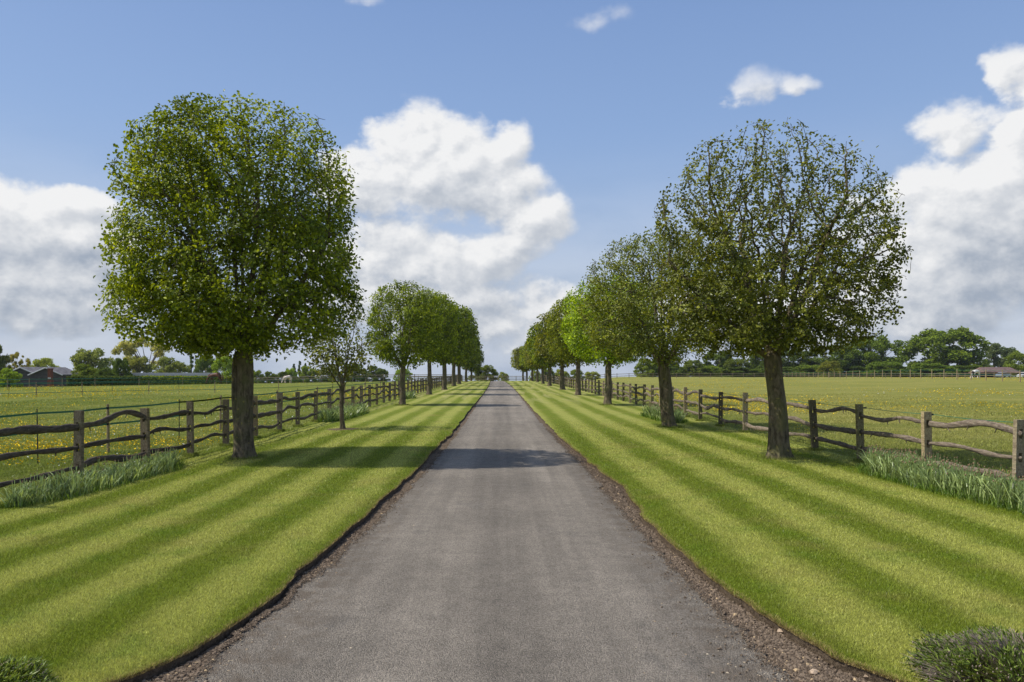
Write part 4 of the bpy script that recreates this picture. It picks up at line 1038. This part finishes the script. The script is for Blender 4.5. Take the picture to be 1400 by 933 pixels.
rlist = [(866, 905, 489, 'bush', grn, 'green bush left of the second right trunk'), (890, 935, 480, 'oak', dk, 'dark oak behind the second right tree'), (930, 965, 492, 'bush', (1.1, 1.1, .9), 'bush right of the second right trunk'),
 (955, 1010, 478, 'oak', (.75, .85, .6), 'dark oak between the two nearest right trees'), (985, 1030, 490, 'bush', (1.0, 1.0, .9), 'mid green bush between the two nearest right trunks'), (1018, 1064, 476, 'oak', (.75, .85, .6), 'dark oak just left of the near right trunk'),
 (1055, 1115, 474, 'oak', (.65, .75, .6), 'dark oak just right of the near right trunk'), (1090, 1122, 500, 'bush', brt, 'low bright bush right of the near right trunk'), (1118, 1152, 493, 'bush', (1.35, 1.15, .9), 'round olive bush behind the stake fence'),
 (1100, 1180, 470, 'oak', (.75, .85, .65), 'dark oak behind the olive bush'), (1150, 1238, 457, 'oak', (1.0, 1.12, .75), 'large oak left of the broadest one, half hidden by the near tree'),
 (1232, 1352, 447, 'oak', (1.05, 1.15, .7), 'broadest spreading oak standing free at the right'), (1180, 1240, 494, 'bush', (.95, 1.1, .8), 'low bush under the oaks left'), (1240, 1310, 496, 'bush', (1.0, 1.15, .8), 'low bright bush below the broadest oak')]
rlist += [(870 + 52 * i, 870 + 52 * i + 74, 499 + (i * 5) % 4, 'bush', ((.8, .9, .65), (1.1, 1.2, .75), (.7, .8, .6))[i % 3], 'low undergrowth bush, number %s from the left under the right field trees' % w) for i, w in enumerate(('one', 'two', 'three', 'four', 'five', 'six', 'seven', 'eight', 'nine'))]
for q, (a_, b_, t_, k_, c_, lb) in enumerate(rlist): bgt(k_, a_, b_, t_, 236 + (q % 4) * 4 - (14 if k_ == 'bush' else 0), c_, lb, 'bush' if 'bush' in lb else 'tree')
bgt('cedar', 1334, 1384, 471, 262, (.95, .95, 2.0), 'grey blue open conifer behind the brown roof')
bgt('cedar', 1352, 1408, 476, 285, (.8, .85, 1.7), 'second grey blue conifer farther behind the brown roof')
bgt('oak', 1374, 1436, 478, 222, grn, 'green tree cut by the right edge of the photo')
bgt('bush', 1300, 1345, 505, 232, (.8, .9, .8), 'low dark bush left of the brown roof', 'bush')

# ------------------------------------------------------------------ hedge, barns, shed
def hedge(label, x0, x1, y, h, dp, rng, col, n=9000):
    zc = float(g((x0 + x1) / 2, y)); root = thing('hedge', ((x0 + x1) / 2, y, zc), label, 'hedge'); L_ = x1 - x0
    u = rng.random(n); c_ = np.stack([rng.uniform(-L_ / 2, L_ / 2, n), rng.uniform(-dp / 2, dp / 2, n), rng.uniform(0, h, n)], -1)
    face = rng.integers(0, 3, n); c_[face == 0, 2] = h + rng.normal(0, .05, (face == 0).sum()); c_[face == 1, 1] = -dp / 2 + rng.normal(0, .06, (face == 1).sum())
    nr = np.zeros((n, 3)); nr[face == 1, 1] = -1; nr[face == 0, 2] = 1
    o = link('foliage', leaves_mesh('hedge_leaves', c_, .26, .2, rng, M['leaf_far'], nr, upb=.2), root); o.color = (*col, 1)
    mb = MB()
    for k in range(int(L_ / 1.2)): mb.loft([(-L_ / 2 + k * 1.2 + .5, 0, -.1), (-L_ / 2 + k * 1.2 + .5 + rng.normal(0, .1), 0, h * .8)], [.05, .03], 5)
    mb.build('stems', M['bark'], root); return root
Dh = 112
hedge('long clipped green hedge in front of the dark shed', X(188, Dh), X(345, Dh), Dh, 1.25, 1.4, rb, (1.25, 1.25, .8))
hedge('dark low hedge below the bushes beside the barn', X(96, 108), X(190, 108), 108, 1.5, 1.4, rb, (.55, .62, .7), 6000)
m, nt, out, P = new_mat('dark_boards'); x_, y_, z_ = sep(nt, P)
bd = (z_ * 5.5).op('FRACT').ramp(0.0, 0.12); nn_ = noise(nt, vmul(nt, P, (.4, .4, 6)), 3, 5)
principled(nt, out, cscale(nt, cmix(nt, nn_.ramp(.3, .7), (.035, .034, .036), (.115, .105, .10)), bd.ramp(0, 1, .45, 1.0)), .85, .2, bd, .5, .02); M['boards'] = m
M['slate'] = plain('roof_felt', (.135, .125, .125), .8, .3, .35, 1.5); M['darkroof'] = plain('black_roof', (.016, .017, .022), .95, .05, .3, 2)
M['brick'] = plain('red_brick', (.17, .065, .042), .9, .1, .3, 5); M['barge'] = plain('pale_trim', (.45, .45, .47), .6, .3, .1); M['inner_shade'] = plain('painted_inner_shade', (.012, .012, .014), .9, .1)
M['tile'] = plain('brown_tiles', (.150, .098, .085), .85, .2, .25, 1.2); M['paleb'] = plain('pale_wall', (.42, .42, .44), .8, .2, .15)
def barn(label, cx, cy, w, dp, eave, apex, rz=0):
    z0 = float(g(cx, cy)); root = thing('barn', (cx, cy, z0), label, 'barn', rz=rz)
    h2, d2 = w / 2, dp / 2; V = []; fs = []
    for y in (-d2, d2): V += [(-h2, y, -1), (h2, y, -1), (h2, y, eave), (0, y, apex), (-h2, y, eave)]
    mb = MB(); mb.add(V, [(0, 1, 2, 3, 4), (9, 8, 7, 6, 5), (1, 6, 7, 2), (5, 0, 4, 9)]); mb.build('wall', M['boards'], root)
    rf_ = MB(); ov = .35; sl = (apex - eave) / h2; t = .14
    for sg in (-1, 1):
        xe = sg * (h2 + ov); ze = eave - sl * ov + .02; P8 = [(0, -d2 - ov, apex + .02), (xe, -d2 - ov, ze), (xe, d2 + ov, ze), (0, d2 + ov, apex + .02)]
        P8 += [(a, b, c + t) for a, b, c in P8]; rf_.add(P8, [(0, 1, 2, 3), (4, 7, 6, 5), (0, 4, 5, 1), (1, 5, 6, 2), (2, 6, 7, 3), (3, 7, 4, 0)])
    rfo = rf_.build('roof', M['slate'], root)
    bg_ = MB()
    for sg in (-1, 1):
        a = np.array((0, -d2 - ov - .05, apex + .04)); b = np.array((sg * (h2 + ov), -d2 - ov - .05, eave - sl * ov + .04)); bg_.loft([a, b], [.10, .10], 4, .35)
    bg_.build('bargeboard', M['barge'], rfo); return root
Db = 132
zb = 1.9 - 21 * Db / F
b1 = barn('left black boarded barn with low pitched grey roof behind the left field', X(38, Db), Db + 1.5, 5.4, 6.5, 2.35 , 3.5, 0)
b2 = barn('right black boarded barn with low pitched roof and brick chimney in front', X(76, Db), Db, 5.4, 5.2, 2.3, 3.45, 0)
for b_ in (b1, b2): b_.location.z = zb - .25
root = thing('brick_chimney', (X(69, Db - 8.4), Db - 8.4, zb - .3), 'narrow red brick chimney with a pale pot standing between the two barns', 'chimney')
mb = MB(); mb.box((0, 0, 1.6), (.62, .5, 3.4)); mb.box((0, 0, .7), (.8, .6, 1.4)); mb.build('stack', M['brick'], root); mb = MB(); mb.box((0, 0, 3.35), (.74, .6, .14)); mb.build('cap', M['brick'], root)
mb = MB(); mb.loft([(0, 0, 3.4), (0, 0, 3.7)], [.13, .10], 8); mb.build('pot', M['barge'], root); mb = MB(); mb.box((0, -.27, 1.75), (.5, .06, .3)); mb.build('plate', M['barge'], root)
# long shed
Dsx = 138; root = thing('long_shed', (X(230, Dsx), Dsx, zb), 'long low shed with black roof behind the clipped hedge', 'shed')
L_ = (292 - 172) / F * Dsx; mb = MB(); mb.box((0, 2, 1.0), (L_ * .96, 5, 2.6)); mb.build('wall', M['paleb'], root)
mb = MB(); zt = H - zb + (HY - 513.2) / F * Dsx; ze = H - zb + (HY - 516.3) / F * Dsx
P8 = [(-L_ / 2, -1.2, ze), (L_ / 2, -1.2, ze), (L_ / 2 - 1.6, 2, zt), (-L_ / 2 + .6, 2, zt), (-L_ / 2, 5, ze), (L_ / 2, 5, ze)]
P8 += [(a, b, c - .18) for a, b, c in P8]; mb.add(P8, [(0, 1, 2, 3), (3, 2, 5, 4), (0, 3, 4), (1, 5, 2), (6, 9, 8, 7), (9, 10, 11, 8), (0, 6, 7, 1), (4, 5, 11, 10), (0, 4, 10, 6), (1, 7, 11, 5)])
mb.build('roof', M['darkroof'], root)
for k in (-.55, -.15, .2):
    mb = MB(); mb.box((k * L_ * .6, .35, ze + (zt - ze) * .55), (.5, .4, .16)); mb.build('skylight', M['barge'], root)
# right open shelter with brown roof
Dr = 205; zr = float(g(X(1360, Dr), Dr)); root = thing('open_shelter', (X(1360, Dr), Dr, zr), 'low shelter with a brown tiled roof under the far right trees', 'building')
hw = (1384 - 1333) / 2 / F * Dr; zt = H - zr + (HY - 502.3) / F * Dr; ze = H - zr + (HY - 509.5) / F * Dr
V = [(-hw + 1.0, 0, zt), (hw - .9, 0, zt), (hw, -3.4, ze), (-hw, -3.4, ze + .25), (hw, 3.4, ze), (-hw, 3.4, ze)]; V += [(a, b, c - .2) for a, b, c in V]
mb = MB(); mb.add(V, [(3, 2, 1, 0), (0, 1, 4, 5), (2, 4, 1), (3, 0, 5), (9, 6, 7, 8), (6, 11, 10, 7), (3, 9, 8, 2), (5, 4, 10, 11), (2, 8, 10, 4), (3, 5, 11, 9)]); mb.build('roof', M['tile'], root)
mb = MB(); mb.box((0, 3.0, ze / 2 - .2), (hw * 1.8, .2, ze + .4)); mb.build('wall', M['inner_shade'], root)  # back wall near black: the shelter's inner shade put into its colour
mb = MB(); mb.box((hw * .35, .5, ze / 2 - .2), (.2, 4.8, ze)); mb.build('partition', M['paleb'], root)
for k in range(5):
    mb = MB(); mb.box((-hw * .88 + k * hw * .44, -3.0, ze / 2 - .15), (.18, .18, ze)); mb.build('post', M['post'], root)

# ------------------------------------------------------------------ parked cars at the shelter
M['glass'] = plain('car_glass', (.03, .04, .05), .1, .6, .05); M['tyre'] = plain('tyre_rubber', (.02, .02, .02), .8, .2)
def car(label, cx, cy, rz, col, L_=4.1, W_=1.7):
    z0 = float(g(cx, cy)); root = thing('parked_car', (cx, cy, z0), label, 'car', 'cars parked at the far right', rz); pm = plain('car_paint', col, .25, .6, .03, 2)
    side = [(-2.05, .35), (-2.08, .75), (-1.5, .92), (1.25, .98), (2.0, .80), (2.05, .35)]
    def ext(name, prof, w, mat, par=root, bev=.06):
        k = len(prof); V = [(x, -w / 2, z) for x, z in prof] + [(x, w / 2, z) for x, z in prof]
        fs = [tuple(range(k)), tuple(range(k, 2 * k))[::-1]] + [(i, i + k, (i + 1) % k + k, (i + 1) % k) for i in range(k)]
        mb = MB(); mb.add(V, [f[::-1] for f in fs]); o = mb.build(name, mat, par); b = o.modifiers.new('b', 'BEVEL'); b.width = bev; b.segments = 2; return o
    body = ext('body', side, W_, pm)
    ext('cabin_glass', [(-1.72, .93), (-1.15, 1.38), (.35, 1.42), (1.15, .96)], W_ * .9, M['glass'])
    ext('roof', [(-1.2, 1.375), (-1.05, 1.44), (.25, 1.47), (.42, 1.40)], W_ * .86, pm, bev=.02)
    for sx in (-1.28, 1.3):
        for sy in (-1, 1):
            mb = MB(); mb.loft([(sx, sy * (W_ / 2 - .18), .31), (sx, sy * (W_ / 2 + .02), .31)], [.31, .31], 16); w_ = mb.build('wheel', M['tyre'], root)
            mb = MB(); mb.loft([(sx, sy * (W_ / 2 + .021), .31), (sx, sy * (W_ / 2 + .035), .31)], [.19, .17], 12); mb.build('rim', M['barge'], w_)
    for sy in (-1, 1):
        mb = MB(); mb.box((2.0, sy * .62, .68), (.1, .32, .14)); mb.build('headlight', M['barge'], root)
car('silver blue car half hidden under the brown roof of the shelter', X(1372, 196), 196, .35, (.30, .36, .42))
car('white car at the right edge beyond the stakes', X(1404, 180), 180, .1, (.75, .75, .75))

# ------------------------------------------------------------------ horses
def horse(name, label, x, y, rz, graze, body_mat, mane_mat, scale=1.0, zoff=0.0, patches=None):
    z0 = float(g(x, y)) + zoff; root = thing(name, (x, y, z0), label, 'horse', rz=rz); root.scale = (scale,) * 3
    # joints: (x forward, y side, z), radius
    J = [((-.10, 0, 1.18), .30), ((-.55, 0, 1.22), .29), ((.30, 0, 1.15), .31), ((.62, 0, 1.20), .26)]; Ed = [(0, 1), (0, 2), (2, 3)]
    nk = [((.88, 0, 1.02), .19), ((1.08, 0, .72), .14), ((1.20, 0, .45), .125), ((1.33, 0, .24), .085), ((1.42, 0, .08), .06)] if graze else [((.88, 0, 1.45), .18), ((1.05, 0, 1.72), .13), ((1.16, 0, 1.86), .12), ((1.36, 0, 1.70), .085), ((1.50, 0, 1.58), .06)]
    p = 3
    for q in nk: J.append(q); Ed.append((p, len(J) - 1)); p = len(J) - 1
    for sy in (-1, 1):
        ch = [((.55, sy * .17, .95), .15), ((.56, sy * .17, .55), .065), ((.55, sy * .17, .30), .045), ((.57, sy * .17, .06), .055)]; p = 3
        for q in ch: J.append(q); Ed.append((p, len(J) - 1)); p = len(J) - 1
        ch = [((-.62, sy * .18, .92), .19), ((-.55, sy * .18, .72), .11), ((-.78, sy * .18, .52), .06), ((-.74, sy * .18, .28), .045), ((-.70, sy * .18, .06), .055)]; p = 1
        for q in ch: J.append(q); Ed.append((p, len(J) - 1)); p = len(J) - 1
    me = bpy.data.meshes.new('body'); me.from_pydata([j[0] for j in J], Ed, []); me.materials.append(body_mat); o = link('body', me, root)
    sk = o.modifiers.new('s', 'SKIN'); sk.use_smooth_shade = True
    for i, j in enumerate(J): o.data.skin_vertices[0].data[i].radius = (j[1], j[1])
    o.data.skin_vertices[0].data[0].use_root = True
    ss = o.modifiers.new('d', 'SUBSURF'); ss.levels = 2; ss.render_levels = 2
    mb = MB(); mb.loft([(-.82, 0, 1.30), (-.98, 0, 1.05), (-1.0, 0, .6), (-.98, 0, .45)], [.05, .09, .07, .02], 8); mb.build('tail', mane_mat, root, True)
    a, b = nk[0][0], nk[2][0]; mb = MB(); up = .16; mb.loft([(.60, 0, 1.47), (a[0] + .10, 0, a[2] + .17), (nk[1][0][0] + .12, 0, nk[1][0][2] + .08), (b[0] + .10, 0, b[2] + .06)], [.03, .055, .05, .03], 6, .5); mb.build('mane', mane_mat, root, True)
    hx, hz = nk[2][0][0], nk[2][0][2]
    for sy in (-1, 1):
        mb = MB(); mb.loft([(hx - .02, sy * .06, hz + .08), (hx - .05, sy * .08, hz + .22)], [.035, .008], 5); mb.build('ear', body_mat, root)
    return root
m, nt, out, P = new_mat('piebald_coat'); principled(nt, out, cmix(nt, noise(nt, P, 1.3, 1).ramp(.50, .53), (.75, .70, .66), (.04, .035, .035)), .7, .2); M['pied'] = m
M['chest'] = plain('chestnut_coat', (.105, .042, .022), .6, .3, .15, 3); M['cream'] = plain('cream_coat', (.80, .66, .55), .7, .2, .1, 3); M['hair'] = plain('horse_hair', (.12, .06, .04), .8, .2); M['hairp'] = plain('pale_hair', (.6, .5, .4), .8, .2)
horse('horse', 'chestnut brown horse grazing in front of the clipped hedge in the left field', X(295, 103), 103, R(172), True, M['chest'], M['hair'], 1.05, .05)
horse('horse', 'cream coloured horse seen from behind at the far fence left of the young tree', X(393, 112), 112, R(-125), True, M['cream'], M['hairp'], .78)
horse('horse', 'white and dark patched horse behind the stakes on the far right', X(1334, 122), 122, R(205), True, M['pied'], M['hairp'], 1.0)

# ------------------------------------------------------------------ haze
mb = MB(); mb.box((0, 400, -42), (3400, 3300, 120)); 
m = bpy.data.materials.new('haze_air'); m.use_nodes = True; nt = m.node_tree; nt.nodes.clear()
out = nt.nodes.new('ShaderNodeOutputMaterial'); pv = nt.nodes.new('ShaderNodeVolumePrincipled')
pv.inputs['Color'].default_value = (0.80, 0.87, 1.0, 1); pv.inputs['Density'].default_value = 0.00011; pv.inputs['Anisotropy'].default_value = 0.2
nt.links.new(pv.outputs[0], out.inputs['Volume'])
tag(mb.build('haze', m), kind='stuff')
